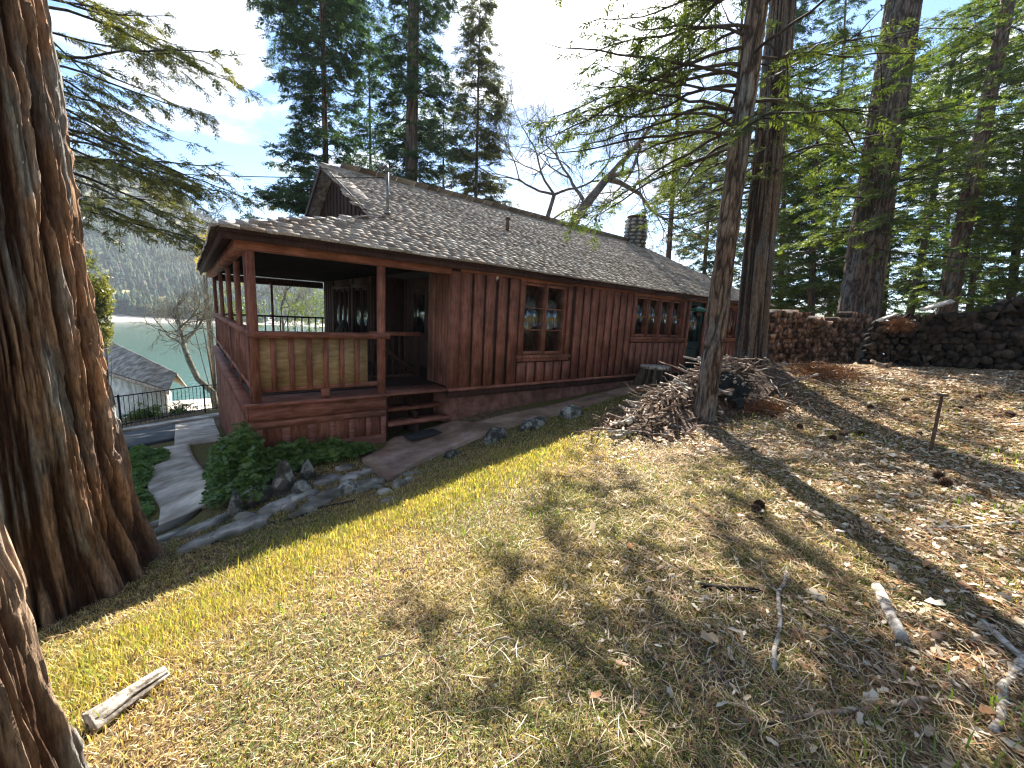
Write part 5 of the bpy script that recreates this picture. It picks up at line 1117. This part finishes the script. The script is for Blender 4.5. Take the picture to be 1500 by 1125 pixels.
blades('tall_grass', 'taller yellow green grass along the edge of the house shadow', 26000, 2.2, 9, 1.2,
       lambda x, y, r_, n: rng.uniform(.05, .125, n), lambda x, y, n: pal(n, [(.50, .46, .10), (.34, .40, .07), (.22, .30, .05), (.62, .52, .2)], [.32, .3, .16, .22]), lambda r_, n: rng.uniform(.0016, .003, n)*(1+.10*r_), lambda x, y, n: rng.uniform(.05, .45, n), M_grass,
       lambda x, y, r_: rng.random(len(x)) < (edgeband(x, y)**2*.9)*sstep(.35, .5, fbm(x*1.5, y*1.5, 3, 2)))
blades('green_grass', 'bright green grass tufts among the litter', 16000, 1.2, 10, 1.2, lambda x, y, r_, n: rng.uniform(.04, .11, n), lambda x, y, n: pal(n, [(.16, .27, .04), (.28, .38, .07)], [.5, .5]), lambda r_, n: rng.uniform(.0016, .003, n)*(1+.12*r_), lambda x, y, n: rng.uniform(.1, .6, n), M_grass,
       lambda x, y, r_: rng.random(len(x)) < sstep(.60, .70, fbm(x*1.1+9, y*1.1, 13, 3))*.9)
# needles
x, y, r_ = scatter(120000, .75, 13, 1.0); k = ground_ok(x, y) & (rng.random(len(x)) < .07+.93*right(x, y)); x, y, r_ = x[k], y[k], r_[k]; n = len(x)
a_ = rng.normal(.6, .9, n)+PI*(rng.random(n) < .5); L_ = rng.uniform(.05, .15, n); wd_ = rng.uniform(.0007, .0013, n)*(1+.3*r_); z = gz(x, y)+micro(x, y)+rng.uniform(.004, .03, n)
d = np.stack([np.cos(a_), np.sin(a_), rng.normal(0, .10, n)], -1); s = np.stack([-np.sin(a_), np.cos(a_), np.zeros(n)], -1)*wd_[:, None]; b = np.stack([x, y, z], -1)
bend = rng.normal(0, .1, n)[:, None]*s/wd_[:, None]
V = np.stack([b-s, b+s, b+d*(L_*.5)[:, None]+s+bend*L_[:, None], b+d*L_[:, None]+s*.4, b+d*L_[:, None]-s*.4, b+d*(L_*.5)[:, None]-s+bend*L_[:, None]], 1).reshape(-1, 3); i = np.arange(n)[:, None]*6
F = np.concatenate([i+np.array([[0, 1, 2, 5]]), i+np.array([[5, 2, 3, 4]])])
o = mk('needle_litter', V, F, M_litter, col=np.repeat(pal(n, [(.30, .17, .08), (.42, .29, .15), (.22, .10, .045), (.52, .42, .28), (.13, .075, .045)], [.3, .25, .15, .2, .1]), 6, 0)); tag(o, 'fallen pine needles strewn over the ground on the right', 'litter', kind='stuff')
# fallen leaves
x, y, r_ = scatter(110000, 1.3, 15, 1.6, (-16, 42)); k = ground_ok(x, y) & (rng.random(len(x)) < .03+.97*np.clip(right(x, y)*sstep(.36, .58, fbm(x*.8, y*.8, 21, 3))*sstep(1.2, 4.5, r_)+sstep(4.2, 5.8, x-.3*(y+4))*(y < -2.6), 0, 1)); x, y, r_ = x[k], y[k], r_[k]; n = len(x)
a_ = rng.uniform(0, 2*PI, n); L_ = .0145*np.exp(rng.normal(0, .42, n))*(1+.06*r_); z = gz(x, y)+micro(x, y)+rng.uniform(.006, .03, n)
d = np.stack([np.cos(a_), np.sin(a_), rng.normal(0, .25, n)], -1); s = np.stack([-np.sin(a_), np.cos(a_), rng.normal(0, .3, n)], -1)*rng.uniform(.3, .5, (n, 1)); b = np.stack([x, y, z], -1); up = np.array([0, 0, 1.])*rng.uniform(-.1, .3, (n, 1)); L_ = L_[:, None]
V = np.stack([b-d*L_, b-d*L_*.3+s*L_*1.1+up*L_, b+d*L_*.1+s*L_*.7+up*L_*.5, b+d*L_*.6+s*L_*.9+up*L_, b+d*L_, b+d*L_*.55-s*L_+up*L_, b+d*L_*.05-s*L_*.65+up*L_*.4, b-d*L_*.35-s*L_*1.1+up*L_], 1).reshape(-1, 3); i = np.arange(n)[:, None]*8
F = np.concatenate([i+np.array([[0, 1, 2, 7]]), i+np.array([[7, 2, 6, 6]])[:, :4]*1, i+np.array([[2, 3, 4, 5]]), i+np.array([[2, 5, 6, 7]])]); F = np.concatenate([F[:n], F[2*n:]])
o = mk('leaf_litter', V, F, M_litter, col=np.repeat(pal(n, [(.52, .42, .30), (.44, .33, .21), (.40, .20, .09), (.62, .54, .42), (.22, .13, .08)], [.3, .27, .18, .13, .12]), 8, 0)); tag(o, 'dry oak leaves strewn before the woodpile', 'litter', kind='stuff')
#@@HAZE
m = MB(); m.box(-1100, 1100, -340, 1300, -90, 240)
hm, nt, out = newmat('haze_air'); pv_ = N(nt, 'ShaderNodeVolumePrincipled', Density=.00034, Anisotropy=.0); pv_.inputs['Color'].default_value = (.82, .9, 1., 1); nt.links.new(pv_.outputs[0], out.inputs['Volume'])
o = m.build('haze', hm); o['kind'] = 'stuff'; o['label'] = 'pale blue haze in the air over the lake'; o['category'] = 'haze'
